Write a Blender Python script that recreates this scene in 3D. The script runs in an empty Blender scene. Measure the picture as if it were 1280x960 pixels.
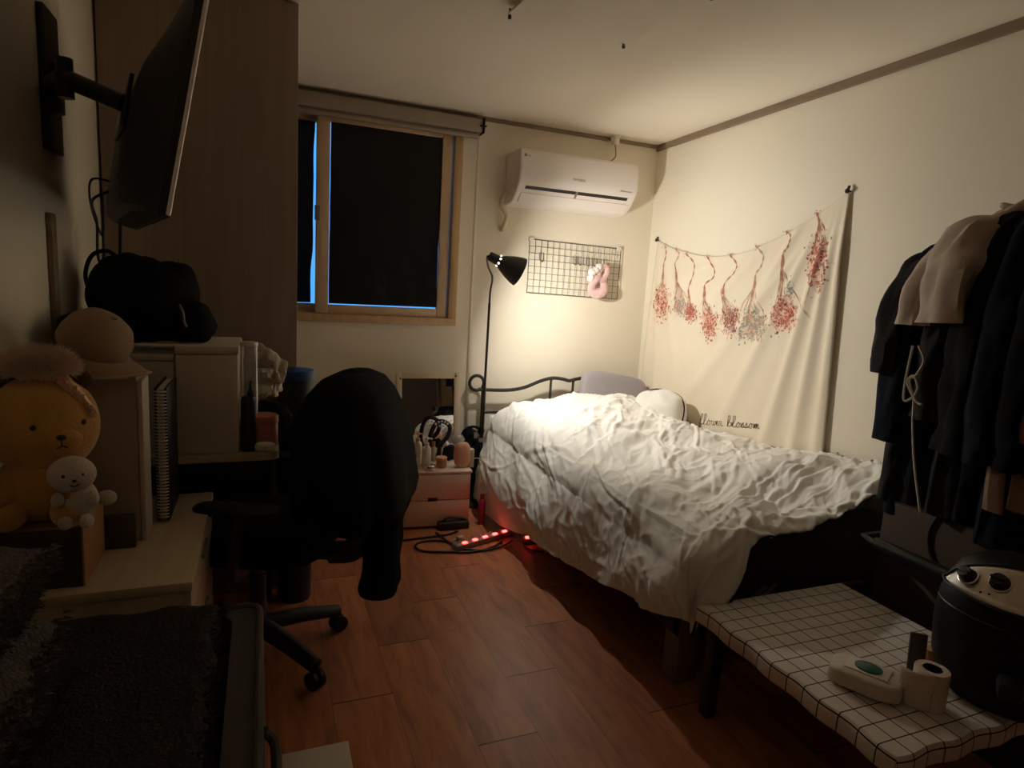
import bpy, bmesh, math, random
import numpy as np
from mathutils import Vector, Matrix, noise
R = math.radians
PI = math.pi
S = bpy.context.scene
COL = S.collection
rnd = random.Random(7)

# ------------------------------------------------------------------ camera
f_px = 780.0
cX = Vector((1960, -5, 780)).normalized()
cY = Vector((-313, -140, 780)); cY = (cY - cX * cY.dot(cX)).normalized()
cZ = -cY.cross(cX)
if cZ.y > 0: cZ = -cZ            # image y runs down, room z runs up
EYE = Vector((0, 0, 1.3))
# rows: room axes written in (image right, image down, forward)
ROOM = Matrix((cX, cY, cZ))
right = ROOM @ Vector((1, 0, 0)); down = ROOM @ Vector((0, 1, 0)); fwd = ROOM @ Vector((0, 0, 1))
cam = bpy.data.cameras.new('camera'); camo = bpy.data.objects.new('camera', cam); COL.objects.link(camo)
cam.sensor_fit = 'HORIZONTAL'; cam.sensor_width = 36.0; cam.lens = 36.0 * f_px / 1280.0
cam.clip_start = 0.02
m = Matrix((right, -down, -fwd)).transposed().to_4x4(); m.translation = EYE
camo.matrix_world = m
S.camera = camo

def at(px, py, axis, val):
    """the room point seen at a pixel, on the plane axis = val"""
    d = right * (px - 640) + down * (py - 480) + fwd * f_px
    return EYE + d * ((val - EYE[axis]) / d[axis])

# ------------------------------------------------------------------ materials
def nodes(name):
    mt = bpy.data.materials.new(name); mt.use_nodes = True
    nt = mt.node_tree; bs = nt.nodes['Principled BSDF']
    return mt, nt, bs
def N(nt, kind, **kw):
    n = nt.nodes.new(kind)
    for k, v in kw.items():
        if k.startswith('i_'): n.inputs[k[2:].replace('_', ' ')].default_value = v
        else: setattr(n, k, v)
    return n
def mat(name, col, rough=0.6, metal=0.0, var=0.08, scale=12.0, bump=0.0, bscale=60.0, sheen=0.0, emit=None, estr=0.0, trans=0.0, spec=0.5, coat=0.0):
    mt, nt, bs = nodes(name)
    L = nt.links.new
    tc = N(nt, 'ShaderNodeTexCoord')
    bs.inputs['Roughness'].default_value = rough
    bs.inputs['Metallic'].default_value = metal
    bs.inputs['Specular IOR Level'].default_value = spec
    if trans: bs.inputs['Transmission Weight'].default_value = trans
    if sheen: bs.inputs['Sheen Weight'].default_value = sheen
    if coat: bs.inputs['Coat Weight'].default_value = coat
    if var:
        nz = N(nt, 'ShaderNodeTexNoise', i_Scale=scale, i_Detail=4.0)
        L(tc.outputs['Object'], nz.inputs['Vector'])
        mx = N(nt, 'ShaderNodeMix', data_type='RGBA')
        mx.inputs['A'].default_value = (*[c * (1 - var) for c in col], 1)
        mx.inputs['B'].default_value = (*[min(1, c * (1 + var)) for c in col], 1)
        L(nz.outputs['Fac'], mx.inputs['Factor']); L(mx.outputs['Result'], bs.inputs['Base Color'])
    else:
        bs.inputs['Base Color'].default_value = (*col, 1)
    if bump:
        nb = N(nt, 'ShaderNodeTexNoise', i_Scale=bscale, i_Detail=3.0)
        L(tc.outputs['Object'], nb.inputs['Vector'])
        bp = N(nt, 'ShaderNodeBump', i_Strength=bump, i_Distance=0.01)
        L(nb.outputs['Fac'], bp.inputs['Height']); L(bp.outputs['Normal'], bs.inputs['Normal'])
    if emit:
        bs.inputs['Emission Color'].default_value = (*emit, 1)
        bs.inputs['Emission Strength'].default_value = estr
    return mt

def floor_material():
    mt, nt, bs = nodes('wood_plank_floor'); L = nt.links.new
    def M(op, a, b=None, c=None):
        n = N(nt, 'ShaderNodeMath', operation=op)
        for i, v in enumerate((a, b, c)):
            if v is None: continue
            if isinstance(v, (int, float)): n.inputs[i].default_value = v
            else: L(v, n.inputs[i])
        return n.outputs[0]
    geo = N(nt, 'ShaderNodeNewGeometry'); sp = N(nt, 'ShaderNodeSeparateXYZ'); L(geo.outputs['Position'], sp.inputs[0])
    u = M('DIVIDE', M('SUBTRACT', sp.outputs[0], 0.193 - 1.87), 0.187)
    k = M('FLOOR', u); fu = M('SUBTRACT', u, k)
    v = M('DIVIDE', M('SUBTRACT', M('SUBTRACT', sp.outputs[1], 1.80 - 8.45), M('MULTIPLY', M('SUBTRACT', k, 10.0), 0.273)), 0.845)
    kv = M('FLOOR', v); fv = M('SUBTRACT', v, kv)
    du = M('MULTIPLY', M('MINIMUM', fu, M('SUBTRACT', 1.0, fu)), 0.187)
    dv = M('MULTIPLY', M('MINIMUM', fv, M('SUBTRACT', 1.0, fv)), 0.845)
    seam = M('MAXIMUM', M('MULTIPLY', M('LESS_THAN', du, 0.0011), 0.55), M('LESS_THAN', dv, 0.0022))
    cmb = N(nt, 'ShaderNodeCombineXYZ'); L(k, cmb.inputs[0]); L(kv, cmb.inputs[1])
    wn = N(nt, 'ShaderNodeTexWhiteNoise', noise_dimensions='3D'); L(cmb.outputs[0], wn.inputs['Vector'])
    mp = N(nt, 'ShaderNodeMapping'); mp.inputs['Scale'].default_value = (9.0, 1.6, 1.0)
    ad = N(nt, 'ShaderNodeVectorMath', operation='ADD'); L(geo.outputs['Position'], ad.inputs[0])
    sc = N(nt, 'ShaderNodeVectorMath', operation='SCALE'); sc.inputs['Scale'].default_value = 7.0; L(wn.outputs['Color'], sc.inputs[0])
    L(sc.outputs[0], ad.inputs[1]); L(ad.outputs[0], mp.inputs['Vector'])
    nz = N(nt, 'ShaderNodeTexNoise', i_Scale=2.4, i_Detail=7.0, i_Roughness=0.62, i_Distortion=0.6); L(mp.outputs[0], nz.inputs['Vector'])
    rp = N(nt, 'ShaderNodeValToRGB')
    e = rp.color_ramp.elements
    e[0].position = 0.30; e[0].color = (0.27, 0.090, 0.045, 1)
    e[1].position = 0.72; e[1].color = (0.58, 0.232, 0.112, 1)
    e2 = rp.color_ramp.elements.new(0.5); e2.color = (0.46, 0.170, 0.078, 1)
    L(nz.outputs['Fac'], rp.inputs['Fac'])
    hs = N(nt, 'ShaderNodeHueSaturation'); L(rp.outputs['Color'], hs.inputs['Color'])
    L(M('ADD', M('MULTIPLY', wn.outputs['Value'], 0.35), 0.84), hs.inputs['Value'])
    mx = N(nt, 'ShaderNodeMix', data_type='RGBA'); L(seam, mx.inputs['Factor']); L(hs.outputs['Color'], mx.inputs['A'])
    mx.inputs['B'].default_value = (0.03, 0.012, 0.008, 1); L(mx.outputs['Result'], bs.inputs['Base Color'])
    bs.inputs['Roughness'].default_value = 0.38
    bp = N(nt, 'ShaderNodeBump', i_Strength=0.25, i_Distance=0.002)
    L(M('SUBTRACT', nz.outputs['Fac'], M('MULTIPLY', seam, 1.5)), bp.inputs['Height']); L(bp.outputs['Normal'], bs.inputs['Normal'])
    return mt

def paper_material(name, col, fine=170.0):
    """embossed wallpaper: vertical weave plus a faint mottling"""
    mt, nt, bs = nodes(name); L = nt.links.new
    geo = N(nt, 'ShaderNodeNewGeometry')
    mp = N(nt, 'ShaderNodeMapping'); mp.inputs['Scale'].default_value = (1, 1, 0.12); L(geo.outputs['Position'], mp.inputs['Vector'])
    n1 = N(nt, 'ShaderNodeTexNoise', i_Scale=fine, i_Detail=2.0); L(mp.outputs[0], n1.inputs['Vector'])
    n2 = N(nt, 'ShaderNodeTexNoise', i_Scale=2.2, i_Detail=5.0); L(geo.outputs['Position'], n2.inputs['Vector'])
    mx = N(nt, 'ShaderNodeMix', data_type='RGBA'); L(n2.outputs['Fac'], mx.inputs['Factor'])
    mx.inputs['A'].default_value = (*[c * 0.95 for c in col], 1); mx.inputs['B'].default_value = (*[c * 1.04 for c in col], 1)
    L(mx.outputs['Result'], bs.inputs['Base Color'])
    bs.inputs['Roughness'].default_value = 0.85; bs.inputs['Specular IOR Level'].default_value = 0.2
    bp = N(nt, 'ShaderNodeBump', i_Strength=0.12, i_Distance=0.003); L(n1.outputs['Fac'], bp.inputs['Height']); L(bp.outputs['Normal'], bs.inputs['Normal'])
    return mt

def wood_material(name, c0, c1, stretch=(1, 1, 0.08), scale=26.0, rough=0.5):
    mt, nt, bs = nodes(name); L = nt.links.new
    tc = N(nt, 'ShaderNodeTexCoord'); mp = N(nt, 'ShaderNodeMapping'); mp.inputs['Scale'].default_value = stretch
    L(tc.outputs['Object'], mp.inputs['Vector'])
    nz = N(nt, 'ShaderNodeTexNoise', i_Scale=scale, i_Detail=6.0, i_Distortion=0.8); L(mp.outputs[0], nz.inputs['Vector'])
    rp = N(nt, 'ShaderNodeValToRGB'); e = rp.color_ramp.elements
    e[0].position = 0.33; e[0].color = (*c0, 1); e[1].position = 0.68; e[1].color = (*c1, 1)
    L(nz.outputs['Fac'], rp.inputs['Fac']); L(rp.outputs['Color'], bs.inputs['Base Color'])
    bs.inputs['Roughness'].default_value = rough
    return mt

def grid_cloth_material():
    mt, nt, bs = nodes('grid_print_cotton'); L = nt.links.new
    uv = N(nt, 'ShaderNodeUVMap'); sp = N(nt, 'ShaderNodeSeparateXYZ'); L(uv.outputs[0], sp.inputs[0])
    outs = []
    for i in (0, 1):
        a = N(nt, 'ShaderNodeMath', operation='PINGPONG'); a.inputs[1].default_value = 0.026; L(sp.outputs[i], a.inputs[0])
        b = N(nt, 'ShaderNodeMath', operation='LESS_THAN'); b.inputs[1].default_value = 0.0016; L(a.outputs[0], b.inputs[0]); outs.append(b.outputs[0])
    mxm = N(nt, 'ShaderNodeMath', operation='MAXIMUM'); L(outs[0], mxm.inputs[0]); L(outs[1], mxm.inputs[1])
    mx = N(nt, 'ShaderNodeMix', data_type='RGBA'); L(mxm.outputs[0], mx.inputs['Factor'])
    mx.inputs['A'].default_value = (0.72, 0.66, 0.60, 1); mx.inputs['B'].default_value = (0.035, 0.018, 0.014, 1)
    L(mx.outputs['Result'], bs.inputs['Base Color']); bs.inputs['Roughness'].default_value = 0.85
    return mt

MT = {}
def mk(name, *a, **k): MT[name] = mat(name, *a, **k)
WALLC = (0.82, 0.755, 0.625)
MT['floor'] = floor_material()
MT['paper'] = paper_material('cream_wallpaper', WALLC)
MT['ceil'] = paper_material('ceiling_paper', (0.84, 0.785, 0.68), 90.0)
MT['moulding'] = wood_material('taupe_moulding', (0.22, 0.155, 0.10), (0.29, 0.21, 0.14), (0.1, 0.1, 1.0))
MT['winwood'] = wood_material('window_wood', (0.47, 0.30, 0.15), (0.58, 0.39, 0.21))
MT['winsash'] = mat('window_sash', (0.60, 0.43, 0.27), 0.45)
mk('dark_door', (0.16, 0.115, 0.085), 0.6)
MT['wardrobe'] = wood_material('wardrobe_veneer', (0.29, 0.21, 0.15), (0.34, 0.25, 0.18), (1, 1, 0.05), 30.0, 0.6)
MT['cabinetwood'] = wood_material('pale_oak_board', (0.55, 0.43, 0.29), (0.64, 0.52, 0.37), (1, 0.08, 1), 22.0, 0.5)
MT['gridcloth'] = grid_cloth_material()
mk('black_plastic', (0.012, 0.012, 0.013), 0.45)
mk('black_metal', (0.018, 0.017, 0.016), 0.38, 0.3)
mk('shade_black', (0.045, 0.048, 0.052), 0.42, var=0)
mk('dark_metal', (0.05, 0.045, 0.04), 0.4, 0.6)
mk('black_fabric', (0.010, 0.010, 0.012), 0.95, bump=0.3, bscale=300, spec=0.1)
mk('navy_fabric', (0.012, 0.016, 0.026), 0.95, bump=0.3, bscale=300, spec=0.1)
mk('charcoal_fabric', (0.030, 0.028, 0.028), 0.95, bump=0.3, bscale=240, spec=0.1)
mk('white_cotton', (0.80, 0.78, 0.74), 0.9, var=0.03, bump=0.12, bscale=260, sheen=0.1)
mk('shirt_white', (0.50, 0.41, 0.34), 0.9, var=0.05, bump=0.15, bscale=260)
mk('beige_cotton', (0.30, 0.19, 0.12), 0.9, var=0.06)
mk('pink_knit', (0.30, 0.14, 0.10), 0.9, var=0.06)
mk('tapestry_cloth', (0.80, 0.71, 0.57), 0.92, var=0.03, bump=0.2, bscale=420)
mk('ac_white', (0.82, 0.76, 0.72), 0.35, var=0.01)
mk('white_plastic', (0.74, 0.70, 0.64), 0.4, var=0.02)
mk('white_board', (0.70, 0.62, 0.53), 0.5, var=0.02)
mk('grey_mark', (0.22, 0.2, 0.19), 0.5, var=0)
mk('bulb_glass', (1, 1, 1), 0.4, var=0, emit=(1.0, 0.945, 0.835), estr=1080.0)
mk('shade_inner', (0.75, 0.73, 0.68), 0.35, var=0)
mk('mirror_glass', (0.9, 0.9, 0.88), 0.02, 1.0, var=0)
mk('frame_cream', (0.66, 0.55, 0.40), 0.5, var=0.03)
mk('ns_white', (0.70, 0.56, 0.44), 0.45, var=0.02)
mk('grey_pillow', (0.36, 0.33, 0.35), 0.92, var=0.05, bump=0.2, bscale=200)
mk('mattress', (0.045, 0.043, 0.045), 0.95)
mk('film_black', (0.006, 0.006, 0.007), 0.42, bump=0.35, bscale=14, spec=0.3)
mk('film_blue', (0.004, 0.012, 0.05), 0.35, bump=0.3, bscale=10, spec=0.3)
mk('clear_glass', (1, 1, 1), 0.02, var=0, trans=1.0)
mk('rail_grey', (0.32, 0.265, 0.21), 0.55, var=0.03)
mk('hose', (0.66, 0.55, 0.36), 0.6)
mk('wire', (0.13, 0.12, 0.10), 0.4, 0.4)
mk('pink_fluff', (0.80, 0.52, 0.50), 0.95, var=0.08, scale=60, bump=0.8, bscale=180, sheen=0.4)
mk('white_fluff', (0.85, 0.80, 0.77), 0.95, var=0.04, scale=60, bump=0.8, bscale=180, sheen=0.4)
mk('yellow_plush', (0.60, 0.33, 0.085), 0.95, var=0.08, scale=30, bump=0.5, bscale=220, sheen=0.3)
mk('brown_plush', (0.09, 0.04, 0.022), 0.95, bump=0.5, bscale=220, sheen=0.2)
mk('white_plush', (0.62, 0.53, 0.45), 0.95, var=0.05, bump=0.5, bscale=220, sheen=0.3)
mk('thread', (0.02, 0.012, 0.01), 0.7, var=0)
mk('cap_beige', (0.34, 0.235, 0.15), 0.92, bump=0.25, bscale=300)
mk('cap_edge', (0.48, 0.36, 0.25), 0.9, var=0)
mk('fur', (0.80, 0.64, 0.52), 0.95, sheen=0.5)
mk('sequin', (0.85, 0.52, 0.36), 0.3, 0.55, var=0.3, scale=200)
mk('carton', (0.42, 0.21, 0.085), 0.8, var=0.06, scale=40)
mk('fryer_black', (0.007, 0.007, 0.008), 0.5, spec=0.25)
mk('carton_dark', (0.065, 0.038, 0.025), 0.8, var=0.1)
mk('folder_grey', (0.40, 0.33, 0.27), 0.55, var=0.03)
mk('card_dark', (0.075, 0.055, 0.045), 0.7)
mk('paper_white', (0.62, 0.55, 0.47), 0.8, var=0.02)
mk('wire_glint', (0.75, 0.70, 0.63), 0.3, 0.3, var=0)  # whitish instead of chrome: lamp glints on the coil put into its colour
mk('chrome', (0.75, 0.72, 0.68), 0.22, 1.0, var=0)
mk('silver_panel', (0.88, 0.84, 0.76), 0.30, 0.75, var=0.03)
mk('pink_jar', (0.62, 0.20, 0.15), 0.35, var=0.02, trans=0.1)
mk('peach', (0.70, 0.36, 0.22), 0.55, var=0.06)
mk('amber_jar', (0.46, 0.23, 0.10), 0.3, var=0.08)
mk('bag_white', (0.52, 0.44, 0.33), 0.45, bump=0.4, bscale=40)
mk('clear_plastic', (0.9, 0.88, 0.85), 0.08, var=0, trans=0.85)
mk('blue_lid', (0.012, 0.05, 0.20), 0.4, var=0.05)
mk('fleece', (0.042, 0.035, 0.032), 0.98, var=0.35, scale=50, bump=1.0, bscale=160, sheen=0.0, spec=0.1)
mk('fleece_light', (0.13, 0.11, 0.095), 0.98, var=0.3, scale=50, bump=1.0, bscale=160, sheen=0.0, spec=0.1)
mk('bin_fabric', (0.085, 0.075, 0.06), 0.9, var=0.15, scale=200, bump=0.4, bscale=300)
mk('red_rocker', (0.9, 0.12, 0.05), 0.4, var=0, emit=(1.0, 0.055, 0.042), estr=9.0)
mk('strip_body', (0.30, 0.22, 0.20), 0.45)
mk('cord_black', (0.014, 0.011, 0.010), 0.5, var=0)
mk('cord_white', (0.55, 0.5, 0.45), 0.5, var=0)
mk('red_tube', (0.30, 0.03, 0.06), 0.4)
mk('adapter', (0.020, 0.028, 0.022), 0.55)
mk('wipes_white', (0.64, 0.57, 0.47), 0.45, var=0.05, bump=0.25, bscale=50)
mk('green_lid', (0.035, 0.13, 0.085), 0.4)
mk('tissue', (0.68, 0.58, 0.49), 0.95, bump=0.3, bscale=220)
mk('core_card', (0.30, 0.2, 0.14), 0.9)
mk('leg_wood', (0.22, 0.16, 0.12), 0.7, var=0.3, scale=25)
mk('brace_pale', (0.30, 0.26, 0.22), 0.5, 0.3)
mk('tv_back', (0.010, 0.009, 0.009), 0.55, bump=0.1, bscale=400)
mk('screen', (0.004, 0.004, 0.006), 0.12, var=0)
mk('tv_bezel_lit', (0.85, 0.82, 0.78), 0.3, 0.3, var=0)  # light base colour carries the bright lamp-lit line along the rim
mk('ink', (0.10, 0.065, 0.05), 0.9, var=0)
for nm, c in dict(pr_stem=(0.42, 0.17, 0.11), pr_stem2=(0.50, 0.30, 0.20), pr_red=(0.52, 0.15, 0.115), pr_pink=(0.66, 0.27, 0.20), pr_mauve=(0.33, 0.12, 0.115),
                  pr_grey=(0.34, 0.31, 0.26), pr_peach=(0.74, 0.45, 0.32), pr_dark=(0.20, 0.07, 0.055), pr_green=(0.30, 0.34, 0.30), pr_wash=(0.76, 0.53, 0.42), pr_washgrey=(0.62, 0.54, 0.43)).items():
    mk(nm, c, 0.92, var=0.2, scale=80)

# ------------------------------------------------------------------ mesh builder
ORG = {}
class B:
    def __init__(s): s.v = []; s.f = []; s.mi = []; s.uv = None
    def add(s, vs, fs, mi=0):
        o = len(s.v); s.v += [tuple(v) for v in vs]; s.f += [tuple(i + o for i in f) for f in fs]; s.mi += [mi] * len(fs); return s
    def bm(s, b, mi=0):
        b.verts.index_update(); s.add([v.co[:] for v in b.verts], [[v.index for v in f.verts] for f in b.faces], mi); b.free(); return s
    def box(s, p0, p1, bev=0.0, mi=0, M=None, seg=2):
        b = bmesh.new(); bmesh.ops.create_cube(b, size=1.0)
        c = [(p0[i] + p1[i]) / 2 for i in range(3)]; d = [abs(p1[i] - p0[i]) for i in range(3)]
        for v in b.verts: v.co = Vector((v.co.x * d[0], v.co.y * d[1], v.co.z * d[2]))
        if bev: bmesh.ops.bevel(b, geom=b.edges[:], offset=min(bev, min(d) * 0.45), segments=seg, affect='EDGES', profile=0.5)
        for v in b.verts:
            v.co += Vector(c)
            if M is not None: v.co = M @ v.co
        return s.bm(b, mi)
    def tube(s, pts, r, n=8, closed=False, mi=0, flat=1.0, cap=True):
        P = [Vector(p) for p in pts]; k = len(P)
        rr = r if isinstance(r, (list, tuple)) else [r] * k
        T = []
        for i in range(k):
            a = P[(i - 1) % k] if (closed or i > 0) else P[i]; b = P[(i + 1) % k] if (closed or i < k - 1) else P[i]
            t = b - a; T.append(t.normalized() if t.length > 1e-9 else Vector((0, 0, 1)))
        ref = Vector((0, 0, 1)) if abs(T[0].z) < 0.9 else Vector((1, 0, 0))
        nrm = T[0].cross(ref).normalized(); vs = []
        for i in range(k):
            nrm = nrm - T[i] * nrm.dot(T[i])
            nrm = nrm.normalized() if nrm.length > 1e-9 else T[i].orthogonal().normalized()
            bi = T[i].cross(nrm)
            for j in range(n):
                a = 2 * PI * j / n; vs.append(P[i] + nrm * math.cos(a) * rr[i] + bi * math.sin(a) * rr[i] * flat)
        fs = []
        for i in range(k if closed else k - 1):
            for j in range(n):
                a = i * n + j; b = i * n + (j + 1) % n; c = ((i + 1) % k) * n + (j + 1) % n; d = ((i + 1) % k) * n + j
                fs.append((a, b, c, d))
        if not closed and cap: fs.append(tuple(range(n))[::-1]); fs.append(tuple((k - 1) * n + j for j in range(n)))
        return s.add(vs, fs, mi)
    def lathe(s, prof, c=(0, 0, 0), n=24, M=None, mi=0, sx=1.0, sy=1.0):
        """prof: (radius, z) from bottom to top; capped where the radius is not 0"""
        vs = []; fs = []; k = len(prof)
        for r, z in prof:
            for j in range(n):
                a = 2 * PI * j / n; v = Vector((r * math.cos(a) * sx, r * math.sin(a) * sy, z))
                vs.append((M @ v if M is not None else v) + Vector(c))
        for i in range(k - 1):
            for j in range(n):
                fs.append((i * n + j, i * n + (j + 1) % n, (i + 1) * n + (j + 1) % n, (i + 1) * n + j))
        if prof[0][0] > 1e-5: fs.append(tuple(range(n))[::-1])
        if prof[-1][0] > 1e-5: fs.append(tuple((k - 1) * n + j for j in range(n)))
        return s.add(vs, fs, mi)
    def ell(s, c, r, n=24, k=14, M=None, mi=0, lump=0.0, ls=9.0, p=1.0):
        if not isinstance(r, (tuple, list)): r = (r, r, r)
        vs = []; fs = []
        def sg(x): return math.copysign(abs(x) ** p, x)
        for i in range(k + 1):
            t = PI * i / k
            for j in range(n):
                a = 2 * PI * j / n
                d = Vector((sg(math.sin(t)) * sg(math.cos(a)), sg(math.sin(t)) * sg(math.sin(a)), sg(math.cos(t))))
                v = Vector((d.x * r[0], d.y * r[1], d.z * r[2]))
                if lump: v *= 1 + lump * noise.noise((v + Vector(c)) * ls)
                if M is not None: v = M @ v
                vs.append(v + Vector(c))
        for i in range(k):
            for j in range(n):
                fs.append((i * n + j, (i + 1) * n + j, (i + 1) * n + (j + 1) % n, i * n + (j + 1) % n))
        return s.add(vs, fs, mi)
    def loft(s, rings, mi=0, cap=True, closed=True):
        n = len(rings[0]); vs = [p for r in rings for p in r]; fs = []
        for i in range(len(rings) - 1):
            for j in range(n if closed else n - 1):
                fs.append((i * n + j, i * n + (j + 1) % n, (i + 1) * n + (j + 1) % n, (i + 1) * n + j))
        if cap: fs.append(tuple(range(n))[::-1]); fs.append(tuple((len(rings) - 1) * n + j for j in range(n)))
        return s.add(vs, fs, mi)
    def prism(s, poly, fn, h0, h1, mi=0):
        """polygon (a, b) carried from h0 to h1 by fn(a, b, h)"""
        n = len(poly); vs = [fn(a, b, h0) for a, b in poly] + [fn(a, b, h1) for a, b in poly]
        fs = [tuple(range(n))[::-1], tuple(range(n, 2 * n))] + [(j, (j + 1) % n, n + (j + 1) % n, n + j) for j in range(n)]
        return s.add(vs, fs, mi)
    def grid(s, P, mi=0, uv=None, thick=0.0):
        """P: array (k, n, 3)"""
        k, n = P.shape[:2]; vs = P.reshape(-1, 3).tolist(); fs = []
        for i in range(k - 1):
            for j in range(n - 1): fs.append((i * n + j, i * n + j + 1, (i + 1) * n + j + 1, (i + 1) * n + j))
        if uv is not None: s.uv = uv.reshape(-1, 2)
        return s.add(vs, fs, mi)
    def mesh(s, name, mats, org, smooth):
        me = bpy.data.meshes.new(name)
        me.from_pydata([tuple(v[i] - org[i] for i in range(3)) for v in s.v], [], s.f)
        for mm in (mats if isinstance(mats, (list, tuple)) else [mats]): me.materials.append(MT[mm] if isinstance(mm, str) else mm)
        if any(s.mi): me.polygons.foreach_set('material_index', s.mi)
        b = bmesh.new(); b.from_mesh(me); bmesh.ops.recalc_face_normals(b, faces=b.faces[:]); b.to_mesh(me); b.free()
        if s.uv is not None:
            ul = me.uv_layers.new(name='UVMap')
            for lp in me.loops: ul.data[lp.index].uv = s.uv[lp.vertex_index]
        if smooth:
            me.polygons.foreach_set('use_smooth', [True] * len(me.polygons)); me.set_sharp_from_angle(angle=R(smooth))
        me.update(); return me

def tag(o, label=None, cat=None, group=None, kind=None):
    if label: o['label'] = label
    if cat: o['category'] = cat
    if group: o['group'] = group
    if kind: o['kind'] = kind
    return o
def thing(name, label, cat, loc, group=None, M=None):
    o = bpy.data.objects.new(name, None); COL.objects.link(o); o.empty_display_size = 0.05
    if M is not None: o.matrix_world = M; ORG[o.name] = (0, 0, 0)
    else: o.location = loc; ORG[o.name] = tuple(loc)
    return tag(o, label, cat, group)
def part(name, b, mats, parent, smooth=38, label=None, thick=0.0):
    org = ORG[parent.name]
    o = bpy.data.objects.new(name, b.mesh(name, mats, org, smooth)); COL.objects.link(o)
    o.parent = parent; ORG[o.name] = org
    if label: o['label'] = label
    if thick: solid(o, thick)
    return o
def solid(o, t, off=-1.0):
    md = o.modifiers.new('thickness', 'SOLIDIFY'); md.thickness = t; md.offset = off
def solo(name, b, mats, label=None, cat=None, group=None, smooth=38, thick=0.0, kind=None, origin=None):
    v = np.array(b.v); org = origin if origin is not None else (float((v[:, 0].min() + v[:, 0].max()) / 2), float((v[:, 1].min() + v[:, 1].max()) / 2), float(v[:, 2].min()))
    o = bpy.data.objects.new(name, b.mesh(name, mats, org, smooth)); COL.objects.link(o); o.location = org; ORG[o.name] = org
    if thick: solid(o, thick)
    return tag(o, label, cat, group, kind)
def copy_tree(o, parent=None):
    c = o.copy(); COL.objects.link(c); ORG[c.name] = ORG[o.name]
    if parent is not None: c.parent = parent
    for ch in [x for x in bpy.data.objects if x.parent == o]: copy_tree(ch, c)
    return c
def V(*a): return Vector(a)
def spline(pts, n=8, closed=False):
    """Catmull-Rom through points"""
    P = [Vector(p) for p in pts]; k = len(P); out = []
    for i in range(k if closed else k - 1):
        g = lambda j: P[j % k] if closed else P[max(0, min(k - 1, j))]
        p0, p1, p2, p3 = g(i - 1), g(i), g(i + 1), g(i + 2)
        for q in range(n):
            t = q / n
            out.append(0.5 * ((2 * p1) + (p2 - p0) * t + (2 * p0 - 5 * p1 + 4 * p2 - p3) * t * t + (3 * p1 - p0 - 3 * p2 + p3) * t ** 3))
    if not closed: out.append(P[-1])
    return out
def frame(z, x=None):
    """matrix whose z axis is the given direction"""
    z = Vector(z).normalized(); x = Vector(x) if x is not None else (Vector((0, 0, 1)) if abs(z.z) < 0.9 else Vector((1, 0, 0)))
    x = (x - z * x.dot(z)).normalized(); y = z.cross(x)
    return Matrix((x, y, z)).transposed()

# numpy gradient-free value noise, smooth
def vnoise(x, y, seed=0):
    xi = np.floor(x).astype(int); yi = np.floor(y).astype(int); fx = x - xi; fy = y - yi
    fx = fx * fx * fx * (fx * (fx * 6 - 15) + 10); fy = fy * fy * fy * (fy * (fy * 6 - 15) + 10)
    def h(a, b):
        n = np.sin(a * 127.1 + b * 311.7 + seed * 74.7) * 43758.5453
        return n - np.floor(n)
    return (h(xi, yi) * (1 - fx) + h(xi + 1, yi) * fx) * (1 - fy) + (h(xi, yi + 1) * (1 - fx) + h(xi + 1, yi + 1) * fx) * fy
def fbm(x, y, seed=0, o=3):
    t = 0; a = 1.0; s = 0
    for i in range(o): t = t + a * vnoise(x * 2 ** i, y * 2 ** i, seed + i * 13); s += a; a *= 0.5
    return t / s
def grid_normals(P):
    du = np.gradient(P, axis=1); dv = np.gradient(P, axis=0); n = np.cross(du, dv)
    return n / (np.linalg.norm(n, axis=2, keepdims=True) + 1e-9)
def sstep(a, b, x):
    t = np.clip((x - a) / (b - a), 0, 1); return t * t * (3 - 2 * t)

# ================================================================== the room
H = 2.28
def xw(y): return 2.44 - 0.04 * (3.7 - y)
b = B().box((-.68, -.9, -.1), (2.6, 3.85, 0)); solo('floor', b, 'floor', kind='structure', smooth=0)
b = B().box((-.68, -.9, H), (2.6, 3.85, H + .1)); solo('ceiling', b, 'ceil', kind='structure', smooth=0)
b = B().box((-.66, -.9, 0), (-.525, 3.7, H)); solo('wall_left', b, 'paper', kind='structure', smooth=0)
b = B().box((-.525, -.9, 0), (xw(-.8), -.8, H)); solo('wall_front', b, 'paper', kind='structure', smooth=0)
b = B().prism([(xw(-.9), -.9), (2.6, -.9), (2.6, 3.85), (xw(3.85), 3.85)], lambda a, c, h: (a, c, h), 0, H)
solo('wall_right', b, 'paper', kind='structure', smooth=0)
WX0, WX1, WZ0, WZ1 = -.42, 1.09, 1.045, 2.19
b = B()
b.box((-.525, 3.7, 0), (xw(3.7), 3.85, WZ0)); b.box((-.525, 3.7, WZ1), (xw(3.7), 3.85, H))
b.box((-.525, 3.7, WZ0), (WX0, 3.85, WZ1)); b.box((WX1, 3.7, WZ0), (xw(3.7), 3.85, WZ1))
solo('wall_back', b, 'paper', kind='structure', smooth=0)
b = B().box((-.525, 3.682, H - .022), (xw(3.69), 3.7, H), .003); solo('trim_1', b, 'moulding', kind='structure')
b = B().prism([(xw(-.8) - .016, -.8), (xw(-.8), -.8), (xw(3.7), 3.7), (xw(3.7) - .016, 3.7)], lambda a, c, h: (a, c, h), H - .036, H)
solo('trim_2', b, 'moulding', kind='structure', smooth=0)
b = B().box((1.183, 3.6965, 0), (1.2, 3.702, H - .022), .001); solo('trim_3', b, 'paper', kind='structure')

ra = at(61, 300, 0, -.525)
solo('trim_4', B().box((-.525, ra.y - .02, .9), (-.511, ra.y + .02, 1.42), .003), 'moulding', kind='structure')

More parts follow.
